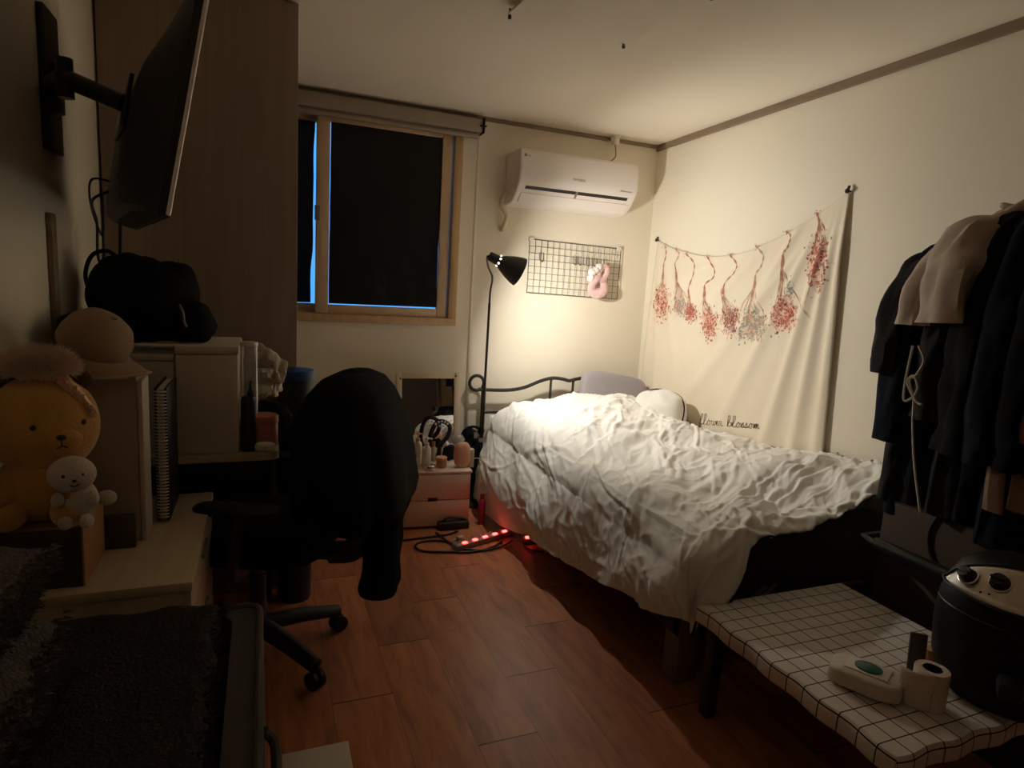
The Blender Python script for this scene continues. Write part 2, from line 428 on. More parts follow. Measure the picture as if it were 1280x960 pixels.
dr = solo('door_1', B().box((1.25, -.8, 0), (2.05, -.765, 2.02), .004), 'dark_door', kind='structure')
for p0, p1_ in (((1.19, -.8, 0), (1.25, -.75, 2.08)), ((2.05, -.8, 0), (2.11, -.75, 2.08)), ((1.25, -.8, 2.02), (2.05, -.75, 2.08))): part('door_frame', B().box(p0, p1_, .004), 'moulding', dr)
part('door_handle', B().lathe([(.026, 0), (.026, .006), (.01, .008), (.01, .04), (.022, .045), (.024, .06), (.012, .07), (0, .07)], n=20, M=Matrix.Translation((1.32, -.765, 1.0)) @ frame((0, 1, 0)).to_4x4()), 'chrome', dr)

# window: fixed frame, two sliding sashes, panes
fr = B()
for p in (((WX0, 3.672, WZ0), (WX1, 3.84, WZ0 + .045)), ((WX0, 3.672, WZ1 - .03), (WX1, 3.84, WZ1)), ((WX0, 3.672, WZ0 + .045), (WX0 + .05, 3.84, WZ1 - .03)), ((WX1 - .052, 3.672, WZ0 + .045), (WX1, 3.84, WZ1 - .03))):
    fr.box(*p, bev=.006)
fr.box((WX0 + .05, 3.735, WZ0 + .045), (WX1 - .052, 3.742, WZ0 + .062))
win = solo('window_1', fr, 'winwood', kind='structure')
def sash(x0, x1, y0, y1, st, sr):
    s_ = B(); z0, z1 = WZ0 + .046, WZ1 - .031
    s_.box((x0, y0, z0), (x0 + st, y1, z1), .005); s_.box((x1 - sr, y0, z0), (x1, y1, z1), .005)
    s_.box((x0 + st, y0 + .002, z0), (x1 - sr, y1 - .002, z0 + .05), .003); s_.box((x0 + st, y0 + .002, z1 - .03), (x1 - sr, y1 - .002, z1), .003)
    o = part('sash', s_, 'winsash', win)
    part('pane', B().box((x0 + st - .004, (y0 + y1) / 2 - .002, z0 + .046), (x1 - sr + .004, (y0 + y1) / 2 + .002, z1 - .026)), 'clear_glass', o, smooth=0)
sash(.27, 1.03, 3.69, 3.73, .07, .06)
part('latch', B().box((.262, 3.682, 1.60), (.290, 3.692, 1.68), .003), 'grey_mark', win)
sash(WX0 + .052, .34, 3.75, 3.79, .06, .06)

def film(x0, x1, z0, z1, y, m_, lab, seed, slant=0.0):
    n, k = 60, 80
    P = np.zeros((k, n, 3)); r_ = np.random.RandomState(seed)
    for j in range(k):
        for i in range(n):
            u, v = i / (n - 1), j / (k - 1)
            e0 = .004 * vnoise(np.array(v * 9.), np.array(.3), seed); e1 = .012 * vnoise(np.array(v * 6.), np.array(7.3), seed)
            wr = .0035 * vnoise(np.array(u * 7 + v * 2), np.array(v * 5), seed + 3)
            P[j, i] = (x0 + e0 + (x1 - x0 - e0 - e1 - slant * (1 - v)) * u, y - .0012 - wr, z0 + (z1 - z0) * v + .003 * u * (1 - v))
    return solo('blackout_film', B().grid(P), m_, lab, 'window film', thick=.0008)
film(.342, .978, 1.147, 2.135, 3.707, 'film_black', 'large black blackout film covering the right-hand window pane', 5)
film(WX0 + .115, .270, 1.142, 2.13, 3.765, 'film_blue', 'narrow dark blue blackout film edged by a bright daylight slit beside the wardrobe', 9, .014)
b = B()
o = thing('roller_blind', 'rolled-up beige roller blind mounted above the window', 'blind', (.39, 3.66, 2.15))
part('cassette', B().box((-.45, 3.625, 2.175), (1.19, 3.70, 2.252), .012), 'rail_grey', o)
part('bottom_rail', B().box((-.44, 3.635, 2.142), (1.168, 3.668, 2.166), .008), 'rail_grey', o)
part('fabric', B().box((-.43, 3.648, 2.16), (1.16, 3.652, 2.18)), 'rail_grey', o)
part('end_bracket', B().box((1.19, 3.615, 2.17), (1.196, 3.70, 2.256), .002).box((1.165, 3.605, 2.205), (1.205, 3.63, 2.212), .002), 'dark_metal', o)

# tall wardrobe
o = thing('wardrobe', 'tall brown wood veneer wardrobe reaching the ceiling left of the window', 'wardrobe', (-.19, 2.9, 0))
part('body', B().box((-.517, 2.622, 0), (.118, 3.2, H - .003), .002), 'wardrobe', o)
part('door', B().box((-.517, 2.6, .06), (.122, 2.62, H - .004), .003), 'wardrobe', o)
part('plinth', B().box((-.512, 2.612, 0), (.115, 2.625, .058)), 'wardrobe', o)
# flat ceiling light, off
o = thing('ceiling_light', 'flat square ceiling light panel with small corner knobs, switched off', 'light', (1.05, 2.05, H))
c0 = V(1.305, 2.28, 0); u_ = V(-.497, -.028, 0); w_ = V(.028, -.497, 0)
def quad(z0, z1, sh=0.0):
    p = [c0 + u_ * sh + w_ * sh, c0 + u_ * (1 - sh) + w_ * sh, c0 + u_ * (1 - sh) + w_ * (1 - sh), c0 + u_ * sh + w_ * (1 - sh)]
    return B().prism([(q.x, q.y) for q in p], lambda a, c, h: (a, c, h), z0, z1)
part('diffuser', quad(H - .028, H - .020), 'ceil', o, smooth=0)
part('housing', quad(H - .020, H - .001, .09), 'white_plastic', o, smooth=0)
for i, j in ((.012, .012), (.988, .012), (.988, .988), (.012, .988)):
    q = c0 + u_ * i + w_ * j
    part('knob', B().lathe([(.0, -.016), (.006, -.014), (.007, -.006), (.004, 0), (.004, .020)], (q.x, q.y, H - .028)), 'dark_metal', o)

# ================================================================== bed
bed = thing('bed', 'dark metal bed with a scrolled headboard standing in the corner', 'bed', (1.84, 2.6, 0))
XL, XR, YF, YH = 1.29, 2.36, 1.58, 3.56
hb = B(); t_ = .011; yb = 3.61
loop = [V(1.27 - .0 + .0, yb, .62)] + [V(1.222 + .046 * math.cos(a), yb, .702 + .046 * math.sin(a)) for a in np.linspace(R(-25), R(300), 22)]
bar = [(1.27, .660), (1.36, .656), (1.46, .658), (1.55, .675), (1.65, .713), (1.735, .733), (1.81, .727), (1.86, .716)]
bar = bar + [(3.72 - x, z) for x, z in bar[::-1][1:]]
hb.tube([V(1.27, yb, 0), V(1.27, yb, .64), V(1.268, yb, .68)], .015, 10).tube(loop, .0105, 8)
hb.tube(spline([V(1.24, yb, .662)] + [V(x, yb, z) for x, z in bar], 6), .0115, 8)
hb.tube([V(2.41, yb, 0), V(2.41, yb, .67)], .015, 10)
hb.tube([V(1.27, yb, .516), V(2.41, yb, .516)], .009, 8).tube([V(1.27, yb, .30), V(2.41, yb, .30)], .009, 8)
for x, zt in ((1.40, .516), (1.727, .73), (1.888, .72), (2.28, .516)):
    hb.tube([V(x, yb, .30), V(x, yb, zt)], .0085, 8); hb.ell((x, yb, .516), .015, 10, 6); hb.ell((x, yb, zt), .014, 10, 6)
part('headboard', hb, 'dark_metal', bed)
rl = B()
rl.box((XL, YF, .17), (XL + .03, YH + .03, .24), .004).box((XR - .03, YF, .17), (XR, YH + .03, .24), .004)
rl.box((XL, YF, .17), (XR, YF + .03, .24), .004)
for i in range(10): rl.box((XL + .03, YF + .15 + i * .19, .215), (XR - .03, YF + .21 + i * .19, .235), .002)
part('bed_frame', rl, 'black_metal', bed)
for x in (XL + .005, XR - .1): part('leg', B().box((x, YF - .005, 0), (x + .088, YF + .075, .238), .006), 'leg_wood', bed, label='brown patterned square leg')
br = B()
for s_ in (0, .042):
    br.box((-.008, -.004, 0), (.008, .004, .21), .002, M=Matrix.Translation((1.475 + s_, 1.566, .19)) @ Matrix.Rotation(R(52), 4, 'Y'))
part('brace', br, 'brace_pale', bed, label='pale diagonal metal brace')
b = B().box((XL + .005, YF + .01, .242), (XR - .022, YH, .49), .05, seg=4)
solo('mattress', b, 'mattress', 'dark charcoal mattress mostly hidden under the white duvet', 'mattress')

# ---- duvet: one quilted sheet laid in flat cloth coordinates and draped over the mattress
nu, nv = 250, 330
Uf, Vf = np.meshgrid(np.linspace(0, 1, nu), np.linspace(0, 1, nv))
xl, xr_, yf, yh = 1.30, 2.365, 1.57, 3.50
Lv = np.interp(Vf, [0, .1, .3, .5, .7, .9, 1], [.24, .28, .34, .41, .49, .54, .52])
Fu = np.interp(Uf, [0, .22, .262, .306, .36, .45, .64, .78, 1], [.30, .28, .22, .13, .09, .07, .04, .02, .02])
A = xr_ - (1 - Uf) * (xr_ - xl + Lv)
Bf = yh - (1 - Vf) * (yh - yf + Fu)
hem_wave = .014 * (fbm(Uf * 22, Vf * 0 + 3, 4) - .5) * 2
Bf = Bf + hem_wave * (1 - Vf) ** 6 * (Uf > .25)
rb = .13
def bend(d):
    ang = np.clip(d / rb, 0, PI / 2); ex = np.maximum(d - rb * PI / 2, 0)
    return rb * np.sin(ang), rb * (1 - np.cos(ang)) + ex, ex
da = np.maximum(xl + rb * .6 - A, 0); db = np.maximum(yf + rb * .25 - Bf, 0)
ox, dropx, exx = bend(da); oy, dropy, exy = bend(db)
ztop = .565 + .085 * sstep(2.35, 1.75, Bf) * sstep(1.75, 2.25, A) + .02 * sstep(1.9, 2.3, A)
ztop = ztop + .115 * sstep(2.45, 3.2, Bf) * np.exp(-((A - 1.86) / .36) ** 2) + .02 * sstep(2.8, 3.4, Bf) - .035 * np.exp(-((A - 2.36) / .16) ** 2 - ((Bf - 2.75) / .42) ** 2)
ztop = ztop + .035 * np.exp(-((A - 1.62) / .16) ** 2 - ((Bf - 2.75) / .4) ** 2) + .06 * (fbm(A * 2.0, Bf * 2.0, 21) - .5)
ztop = ztop - .12 * sstep(3.33, 3.5, Bf)
drop = (dropx ** 2.6 + dropy ** 2.6) ** (1 / 2.6)
Z = ztop - drop
fa = np.clip(exx / np.maximum(Lv - .1, .05), 0, 1)
bulge = np.interp(Bf, [1.2, 1.7, 2.3, 2.9, 3.2, 3.5], [.00, .015, .045, .085, .075, .01])
Xp = np.where(A < xl + rb * .6, xl + rb * .6 - ox, A) - bulge * np.sin(np.clip(fa * 1.15, 0, 1) * PI * .75) - .03 * fa
Yp = np.where(Bf < yf + rb * .25, yf + rb * .25 - oy, Bf) - .02 * np.clip(exy / .2, 0, 1)
cor = np.clip(da / .3, 0, 1) * np.clip(db / .25, 0, 1)      # the hanging corner folds inwards
Xp = Xp + .045 * cor; Yp = Yp + .03 * cor
P = np.stack([Xp, Yp, Z], axis=2)
nrm = grid_normals(P)
if nrm[nv // 2, nu // 2, 2] < 0: nrm = -nrm
# wrinkles: soft pillowy swell, then long folds running out towards the foot corner and the hems
wx = A + .14 * (fbm(A * 2.2, Bf * 2.2, 31) - .5); wy = Bf + .14 * (fbm(A * 2.2, Bf * 2.2, 57) - .5)
def ridged(x, y, seed): return (1 - np.abs(2 * vnoise(x, y, seed) - 1)) ** 2.2
def dirn(th, s1, s2, seed):
    c, s_ = math.cos(th), math.sin(th); return ridged((wx * c + wy * s_) * s1, (-wx * s_ + wy * c) * s2, seed)
def soft(th, s1, s2, seed):
    c, s_ = math.cos(th), math.sin(th); return fbm((wx * c + wy * s_) * s1, (-wx * s_ + wy * c) * s2, seed, 2) - .5
Wd = .060 * (fbm(wx * 3.0, wy * 3.0, 3, 2) - .5)
m1 = sstep(.35, .65, vnoise(wx * 2.1, wy * 2.1, 77)); m2 = sstep(.4, .7, vnoise(wx * 2.3, wy * 2.3, 99)); m3 = sstep(.45, .75, vnoise(wx * 2.9, wy * 2.9, 140))
Wd = Wd + .042 * soft(R(50), 1.6, 7.5, 11) * (.4 + m1) + .034 * soft(R(72), 2.0, 10, 19) * (.3 + m2) + .020 * soft(R(25), 3, 15, 29)
Wd = Wd + .008 * dirn(R(60), 2.6, 16, 41) * (1 - m1) + .006 * dirn(R(35), 4, 26, 47) * m2 + .004 * dirn(R(52), 6, 40, 53)
Wd = Wd + .0045 * ridged(wx * 15 + 2 * vnoise(wx * 4, wy * 4, 6), wy * 11, 201) * m3 + .0035 * ridged(wx * 9 - wy * 16, wx * 18 + wy * 9, 203)
rg = np.random.RandomState(12)
for _ in range(150):
    a0, b0 = rg.uniform(.95, 2.35), rg.uniform(1.35, 3.4)
    th = math.atan2(b0 - 1.25, a0 - .70) + rg.normal(0, .30); ln = rg.uniform(.10, .34); wd = rg.uniform(.006, .016); am = rg.uniform(.003, .0105); cv_ = rg.normal(0, .55)
    dx, dy = wx - a0, wy - b0; s_ = dx * math.cos(th) + dy * math.sin(th); n_ = -dx * math.sin(th) + dy * math.cos(th) + cv_ * s_ ** 2
    Wd = Wd + .85 * am * np.exp(-(s_ / ln) ** 4) * (np.exp(-(n_ / wd) ** 2) - .5 * np.exp(-((n_ - wd * 1.8) / wd) ** 2))
Wd = Wd * (1 - .45 * sstep(1.45, 1.2, A) * sstep(2.5, 2.9, Bf))
P = P + nrm * Wd[..., None]
P[..., 0] = np.minimum(P[..., 0], 2.44 - .04 * (3.7 - P[..., 1]) - .028)
P[..., 2] = np.maximum(P[..., 2], .035)
ins = (P[..., 0] > 1.275) & (P[..., 1] > 1.57) & (P[..., 2] < .535)
P[..., 2] = np.where(ins & (A > xl - .02) & (Bf > yf - .02), .520 + .3 * np.clip(P[..., 2] - .485, 0, .05), P[..., 2])
dv = thing('duvet', 'crumpled white duvet heaped over the whole bed', 'duvet', (1.8, 2.5, .5))
part('cover', B().grid(P[:, :]), 'white_cotton', dv, smooth=180, thick=.012)
edge = [V(*P[0, i]) for i in range(0, nu, 2)]
part('piping', B().tube([p + V(0, -.004, -.004) for p in edge], .0035, 6), 'black_fabric', dv, label='thin dark piping along the foot hem')

# pillows
b = B().ell((0, 0, 0), (.24, .045, .165), 44, 24, p=.38)
M_ = Matrix.Translation((2.135, 3.512, .61)) @ Matrix.Rotation(R(-12), 4, 'X') @ Matrix.Rotation(R(9), 4, 'Y')
o = solo('pillow', B().add([M_ @ Vector(v) for v in b.v], b.f), 'grey_pillow', 'flat grey pillow leaning on the headboard in the corner', 'pillow', smooth=80)
b = B().ell((0, 0, 0), (.10, .165, .145), 60, 40, p=.72, lump=.16, ls=11)
M_ = Matrix.Translation((2.22, 3.10, .595)) @ Matrix.Rotation(R(16), 4, 'Z') @ Matrix.Rotation(R(12), 4, 'Y')
pw = thing('pillow', 'plump white pillow propped against the tapestry, dark piping on its edge', 'pillow', (2.235, 3.06, .46))
part('case', B().add([M_ @ Vector(v) for v in b.v], b.f), 'white_cotton', pw, smooth=80)
def seg_pt(a): return M_ @ V(.006, (.168) * math.copysign(abs(math.cos(a)) ** .72, math.cos(a)), .148 * math.copysign(abs(math.sin(a)) ** .72, math.sin(a)))
part('piping', B().tube([seg_pt(a) for a in np.linspace(0, 2 * PI, 60, endpoint=False)], .004, 6, True), 'black_fabric', pw)

# ================================================================== tapestry on the right wall
tp_px = [(818, 300), (834, 308), (850, 313), (880, 319.5), (920, 318), (960, 305), (1010, 280), (1070, 240)]
tp = sorted((float(q.y), float(q.z)) for q in (at(x, y, 0, 2.40) for x, y in tp_px))
ty = [q[0] for q in tp]; tz = [q[1] for q in tp]
Y0, Y1 = ty[0], ty[-1]
sm = spline([V(0, a, c) for a, c in tp], 8); ty = [q.y for q in sm]; tz = [q.z for q in sm]
folds = [((2.085, 1.76), (2.06, .5), .030, .020), ((2.12, 1.74), (2.22, .5), .030, .020), ((2.15, 1.72), (2.42, .5), .032, .020), ((2.2, 1.70), (2.75, .62), .035, .016),
         ((2.28, 1.6), (3.05, .75), .035, .012), ((2.30, 1.72), (2.62, 1.25), .03, .012), ((2.5, 1.62), (3.0, 1.25), .035, .011), ((3.56, 1.62), (3.45, .6), .03, .010), ((3.5, 1.55), (3.2, .7), .04, .008), ((2.9, 1.52), (3.3, 1.4), .03, .008)]
def cloth_h(y, z):
    h = .004 + .006 * (vnoise(y * 4, z * 3, 5))
    for (a0, c0_), (a1, c1_), w, am in folds:
        L2 = (a1 - a0) ** 2 + (c1_ - c0_) ** 2; t = ((y - a0) * (a1 - a0) + (z - c0_) * (c1_ - c0_)) / L2
        tc = np.clip(t, 0, 1); d = np.hypot(y - a0 - (a1 - a0) * tc, z - c0_ - (c1_ - c0_) * tc)
        h = h + am * np.exp(-(d / (w * (.5 + tc))) ** 2) * sstep(-.05, .25, t)
    return h
def on_cloth(y, z, off=0.0):
    return V(xw(y) - .004 - off - float(cloth_h(np.array(y), np.array(z))), y, z)
n, k = 150, 110
Uu, Vv = np.meshgrid(np.linspace(0, 1, n), np.linspace(0, 1, k))
yt = Y0 + (Y1 - Y0) * Uu
zt = np.interp(yt, ty, tz); zb = .46
yy = yt + (Vv * ((-.075) * (1 - Uu) + .07 * Uu)) * .9
yy = np.minimum(yy, 3.665)
zz = zt + (zb - zt) * Vv
PT = np.stack([2.44 - .04 * (3.7 - yy) - .004 - cloth_h(yy, zz), yy, zz], axis=2)
tap = thing('tapestry', 'cream cloth tapestry printed with hanging dried flowers, sagging on the wall above the bed', 'tapestry', (2.4, 2.85, .46))
part('cloth', B().grid(PT), 'tapestry_cloth', tap, smooth=180, thick=.0015)
for y_, z_ in ((Y0 + .004, tz[ty.index(min(ty))]), (Y1 - .004, tz[ty.index(max(ty))])):
    part('pin', B().lathe([(.004, .002), (.004, .015), (.009, .017), (.011, .026), (.0, .033)], (0, 0, 0), 12, M=Matrix.Translation((xw(y_), y_, z_)) @ frame((-1, 0, 0)).to_4x4()).tube([V(xw(y_) - .02, y_, z_), V(xw(y_) - .014, y_, z_ + .022)], .006, 8), 'dark_metal', tap)
# the print: stems as ribbons, blossoms as little petals lying on the cloth
pr = B(); MP = ['pr_stem', 'pr_stem2', 'pr_red', 'pr_pink', 'pr_mauve', 'pr_grey', 'pr_peach', 'pr_dark', 'pr_green', 'pr_wash', 'pr_washgrey']
mi_ = {k_: i for i, k_ in enumerate(MP)}
def yz(px, py): q = at(px, py, 0, 2.40); return (q.y, q.z)
def ribbon(pts, w, m_):
    P_ = spline([V(0, *yz(*p)) for p in pts], 6); vs = []
    for i, p in enumerate(P_):
        t = (P_[min(i + 1, len(P_) - 1)] - P_[max(i - 1, 0)]).normalized(); nn = V(0, -t.z, t.y) * (w * (.6 + .4 * math.sin(i * 1.7)))
        for s_ in (1, -1): q = p + nn * s_; vs.append(on_cloth(q.y, q.z, .0012))
    pr.add(vs, [(2 * i, 2 * i + 1, 2 * i + 3, 2 * i + 2) for i in range(len(P_) - 1)], mi_[m_])
def petal(px, py, r, m_, el=1.0, an=0.0, lift=.0014):
    y, z = yz(px, py); n_ = 6
    vs = [on_cloth(y + r * (math.cos(a) * math.cos(an) - el * math.sin(a) * math.sin(an)), z + r * (math.cos(a) * math.sin(an) + el * math.sin(a) * math.cos(an)), lift + .0004 * (len(pr.v) % 3)) for a in [2 * PI * j / n_ for j in range(n_)]]
    pr.add(vs, [tuple(range(n_))], mi_[m_])
bq = [  # stem points, blossom centre, spread (px), materials, number
    ([(828, 307), (829, 318), (826, 332), (825, 350)], (824, 378), (8, 17), ['pr_red', 'pr_pink', 'pr_peach', 'pr_red', 'pr_dark'], 120, [(817, 404)]),
    ([(842, 311), (847, 318), (841, 330), (844, 350)], (847, 382), (8, 9), ['pr_grey', 'pr_pink', 'pr_grey', 'pr_peach'], 75, [(842, 398)]),
    ([(856, 317), (866, 328), (867, 342), (859, 360), (860, 376)], (862, 391), (7, 8), ['pr_mauve', 'pr_red', 'pr_pink', 'pr_mauve'], 75, [(870, 402)]),
    ([(884, 321), (893, 335), (892, 347), (881, 356), (881, 372)], (887, 404), (8, 15), ['pr_pink', 'pr_red', 'pr_stem', 'pr_peach', 'pr_mauve'], 120, [(875, 421), (896, 428)]),
    ([(914, 319), (923, 330), (921, 341), (910, 353), (906, 368)], (915, 402), (10, 14), ['pr_mauve', 'pr_dark', 'pr_pink', 'pr_mauve', 'pr_grey'], 130, [(912, 428), (924, 424)]),
    ([(948, 308), (958, 318), (955, 333), (948, 343), (946, 360)], (945, 408), (15, 15), ['pr_grey', 'pr_stem2', 'pr_grey', 'pr_peach', 'pr_green'], 150, [(932, 426), (955, 428)]),
    ([(988, 290), (995, 297), (992, 309), (986, 318), (984, 335)], (985, 393), (14, 14), ['pr_red', 'pr_red', 'pr_pink', 'pr_dark', 'pr_peach'], 170, [(975, 413), (998, 416)]),
    ([(1028, 267), (1031, 280), (1028, 295), (1024, 315)], (1030, 330), (10, 26), ['pr_red', 'pr_dark', 'pr_mauve', 'pr_red', 'pr_pink'], 150, [(1016, 380), (1052, 330)])]
for st, (cx_, cy_), (sx_, sy_), ms, nn, tips in bq:
    ribbon(st, .0068, 'pr_stem' if ms[0] != 'pr_grey' else 'pr_stem2')
    for _ in range(15):
        e = (cx_ + rnd.gauss(0, sx_ * .9), cy_ + rnd.gauss(0, sy_ * .5)); s0 = st[-1]
        ribbon([st[-2], (s0[0] + rnd.uniform(-2, 2), s0[1]), ((s0[0] + e[0]) / 2 + rnd.uniform(-4, 4), (s0[1] + e[1]) / 2), e], .0017, rnd.choice(['pr_stem', 'pr_stem2']))
    for t_ in tips: ribbon([(cx_, cy_), ((cx_ + t_[0]) / 2 + rnd.uniform(-2, 2), (cy_ + t_[1]) / 2), t_], .0014, 'pr_stem2')
    wash = 'pr_washgrey' if ms[0] == 'pr_grey' else 'pr_wash'
    for _ in range(int(nn * .5)):
        petal(cx_ + rnd.gauss(0, sx_ * .5), cy_ + rnd.gauss(0, sy_ * .5), rnd.uniform(.012, .02), wash, rnd.uniform(.5, 1), rnd.uniform(0, PI), .0006)
    for _ in range(int(nn * 2.2)):
        petal(cx_ + rnd.gauss(0, sx_ * .56), cy_ + rnd.gauss(0, sy_ * .60), rnd.uniform(.003, .0095), rnd.choice(ms), rnd.uniform(.45, 1), rnd.uniform(0, PI))
    for _ in range(16): petal(st[0][0] + rnd.gauss(0, 1.5), st[0][1] + rnd.gauss(0, 2), rnd.uniform(.002, .004), 'pr_stem', .7, rnd.uniform(0, 3))
for _ in range(40): petal(995 + rnd.gauss(0, 2.2), 362 + rnd.gauss(0, 8), rnd.uniform(.003, .006), 'pr_green', .5, rnd.uniform(0, 3))
for _ in range(8): ribbon([(1028, 270), (1034 + rnd.uniform(-6, 6), 290), (1040 + rnd.uniform(-8, 4), 315)], .0013, 'pr_stem')
part('flower_print', pr, MP, tap, smooth=0, label='printed bunches of red, pink and grey dried flowers')
GL = dict(l=[(0, .1), (.35, 1.0), (.5, 1.9), (.3, 2.1), (.15, 1.7), (.15, .3), (.35, 0), (.7, .15)],
          f=[(0, .1), (.4, 1.2), (.55, 1.9), (.35, 2.1), (.2, 1.6), (.15, -.6), (.0, -.9), (.25, -.5), (.35, .1), (.8, .2)],
          o=[(0, .1), (.3, .8), (.15, .5), (.2, .1), (.5, 0), (.7, .4), (.6, .85), (.35, .95), (.55, .75), (1, .75)],
          w=[(0, .75), (.1, .9), (.15, .2), (.35, 0), (.55, .3), (.6, .9), (.62, .2), (.85, 0), (1.05, .4), (1.05, .9), (1.3, .75)],
          e=[(0, .3), (.35, .5), (.5, .8), (.3, .95), (.1, .5), (.25, .05), (.7, .15)],
          r=[(0, .1), (.15, .9), (.35, .85), (.45, .8), (.4, .2), (.55, 0), (.8, .15)],
          b=[(0, .1), (.35, 1.2), (.45, 1.9), (.25, 2.1), (.12, 1.6), (.12, .3), (.3, 0), (.6, .2), (.65, .7), (.4, .8), (.8, .7)],
          s=[(0, .1), (.35, .95), (.4, .6), (.55, .25), (.35, 0), (.1, .1), (.7, .15)],
          m=[(0, .1), (.1, .9), (.15, 0), (.3, .8), (.45, .85), (.5, 0), (.65, .8), (.8, .85), (.85, .15), (1, 0), (1.2, .2)])
lt = B()
for word, x0, y0, sc_, sl in (('flower', 874, 530.5, 6.3, .06), ('blossom', 911.5, 533, 7.0, .07)):
    pen = []; x = 0
    for ch in word:
        pen += [(x + a + .12 * c, c) for a, c in GL[ch]]; x += GL[ch][-1][0]
    pts = []
    for a, c in pen:
        y_, z_ = yz(x0 + a * sc_, y0 + a * sc_ * sl - c * 6.6); pts.append(on_cloth(y_, z_, .002))
    lt.tube(spline(pts, 4), .0013, 5)
part('lettering', lt, 'ink', tap, label='thin dark cursive lettering reading flower blossom')

# ================================================================== floor lamp
LX, LY = 1.212, 3.43; HYL = 3.08
lamp = thing('floor_lamp', 'black floor lamp with a tilted metal shade, lit, between nightstand and bed', 'lamp', (LX, LY, 0))
part('base', B().lathe([(.125, 0), (.125, .012), (.11, .022), (.02, .03), (.012, .05)], (LX, LY, 0), 40), 'black_metal', lamp)
ax = V(.90, -.10, -.39).normalized()
mouth = at(649.5, 340, 1, HYL)             # centre of the shade opening
neck = mouth - ax * .175
part('pole', B().tube([V(LX, LY, .03), V(LX, LY, .7), V(LX + .002, LY, 1.2)], .0075, 10).tube(spline([V(LX + .002, LY, 1.2), V(LX - .004, LY - .02, 1.27), V(LX - .035, LY - .13, 1.345), V((LX + neck.x) / 2 - .03, (LY + HYL) / 2 - .04, 1.40), V(neck.x - .012, HYL + .03, neck.z - .002), neck + ax * .01], 8), .006, 8), 'black_metal', lamp)
Mx = Matrix.Translation(neck) @ frame(ax).to_4x4()
outer = [(.022, -.006), (.024, 0), (.026, .045), (.030, .052), (.042, .075), (.060, .115), (.072, .150), (.077, .175)]
inner = [(r_ - .003, z) for r_, z in outer[3:]][::-1]
sh = part('lamp_shade', B().lathe([(0.0, -.008)] + outer + inner + [(.0, .055)], n=48, M=Mx), 'shade_black', lamp)
part('socket', B().lathe([(.018, .058), (.018, .098), (.012, .108)], n=20, M=Mx), 'white_plastic', lamp)
part('bulb', B().ell((0, 0, 0), .031, 24, 14, M=Matrix.Identity(3)).v and B().add([Mx @ (Vector(v) + V(0, 0, .143)) for v in B().ell((0, 0, 0), (.031, .031, .033), 24, 14).v], B().ell((0, 0, 0), .031, 24, 14).f), 'bulb_glass', lamp)
vt = B()
for k_ in range(7):
    a = 2 * PI * k_ / 7 + .3
    vt.ell(Mx @ V(.0275 * math.cos(a), .0275 * math.sin(a), .049), .0062, 10, 8)
part('vent_holes', vt, mat('lit_vent', (1, 1, 1), emit=(1, .86, .66), estr=2.2, var=0), sh, label='ring of small glowing vent holes')

# ================================================================== air conditioner
ac = thing('air_conditioner', 'white wall-mounted air conditioner with a dark outlet slot', 'air conditioner', (1.77, 3.6, 1.785))
prof = [(3.698, 2.095), (3.50, 2.095), (3.482, 2.088), (3.474, 2.07), (3.470, 1.95), (3.474, 1.925), (3.488, 1.895), (3.53, 1.845), (3.575, 1.805), (3.61, 1.79), (3.698, 1.785)]
bb = B(); X0, X1 = 1.372, 2.168
rings = []
for i, x in enumerate((X0, X0 + .006, X0 + .02, X1 - .02, X1 - .006, X1)):
    s_ = (.94, .985, 1, 1, .985, .94)[i]; rings.append([(x, 3.6 + (y - 3.6) * s_, 1.94 + (z - 1.94) * s_) for y, z in prof])
bb.loft(rings); part('body', bb, 'ac_white', ac, smooth=50)
def chin(t, out):        # along the chin of the profile
    p0, p1 = V(0, 3.485, 1.900), V(0, 3.582, 1.80); d = (p1 - p0).normalized(); nn = V(0, -(-d.z), 0)
    nrm_ = V(0, d.z, -d.y); q = p0 + (p1 - p0) * t + nrm_ * out; return q
def strip(t0, t1, x0, x1, o0, o1):
    vs = []
    for x in (x0, x1):
        for t, oo in ((t0, o0), (t1, o0), (t1, o1), (t0, o1)):
            q = chin(t, oo); vs.append((x, q.y, q.z))
    return B().add(vs, [(0, 1, 2, 3), (7, 6, 5, 4), (0, 4, 5, 1), (1, 5, 6, 2), (2, 6, 7, 3), (3, 7, 4, 0)])
part('outlet', strip(.10, .42, X0 + .05, X1 - .055, -.004, .0035), 'black_plastic', ac, smooth=0, label='dark outlet slot')
part('louver', strip(.44, .94, X0 + .035, X1 - .03, -.004, .009), 'ac_white', ac, smooth=0)
part('clip', strip(.1, .46, 1.752, 1.766, .0, .006), 'grey_mark', ac, smooth=0)
def text(name, s_, size, M, m_, parent, label=None):
    cu = bpy.data.curves.new(name, 'FONT'); cu.body = s_; cu.size = size; cu.extrude = .0006; cu.align_x = 'CENTER'
    ob = bpy.data.objects.new(name + '_tmp', cu); COL.objects.link(ob); dg = bpy.context.evaluated_depsgraph_get()
    me = bpy.data.meshes.new_from_object(ob.evaluated_get(dg)); bpy.data.objects.remove(ob)
    bb_ = B().add([M @ v.co for v in me.vertices], [tuple(p.vertices) for p in me.polygons])
    return part(name, bb_, m_, parent, smooth=0, label=label)
MA = Matrix(((1, 0, 0), (0, 0, -1), (0, 1, 0))).to_4x4()
text('logo', 'WHISEN', .022, Matrix.Translation((1.755, 3.4695, 1.945)) @ MA, 'grey_mark', ac)
text('emblem', 'LG', .016, Matrix.Translation((1.425, 3.4725, 2.048)) @ MA, 'grey_mark', ac)
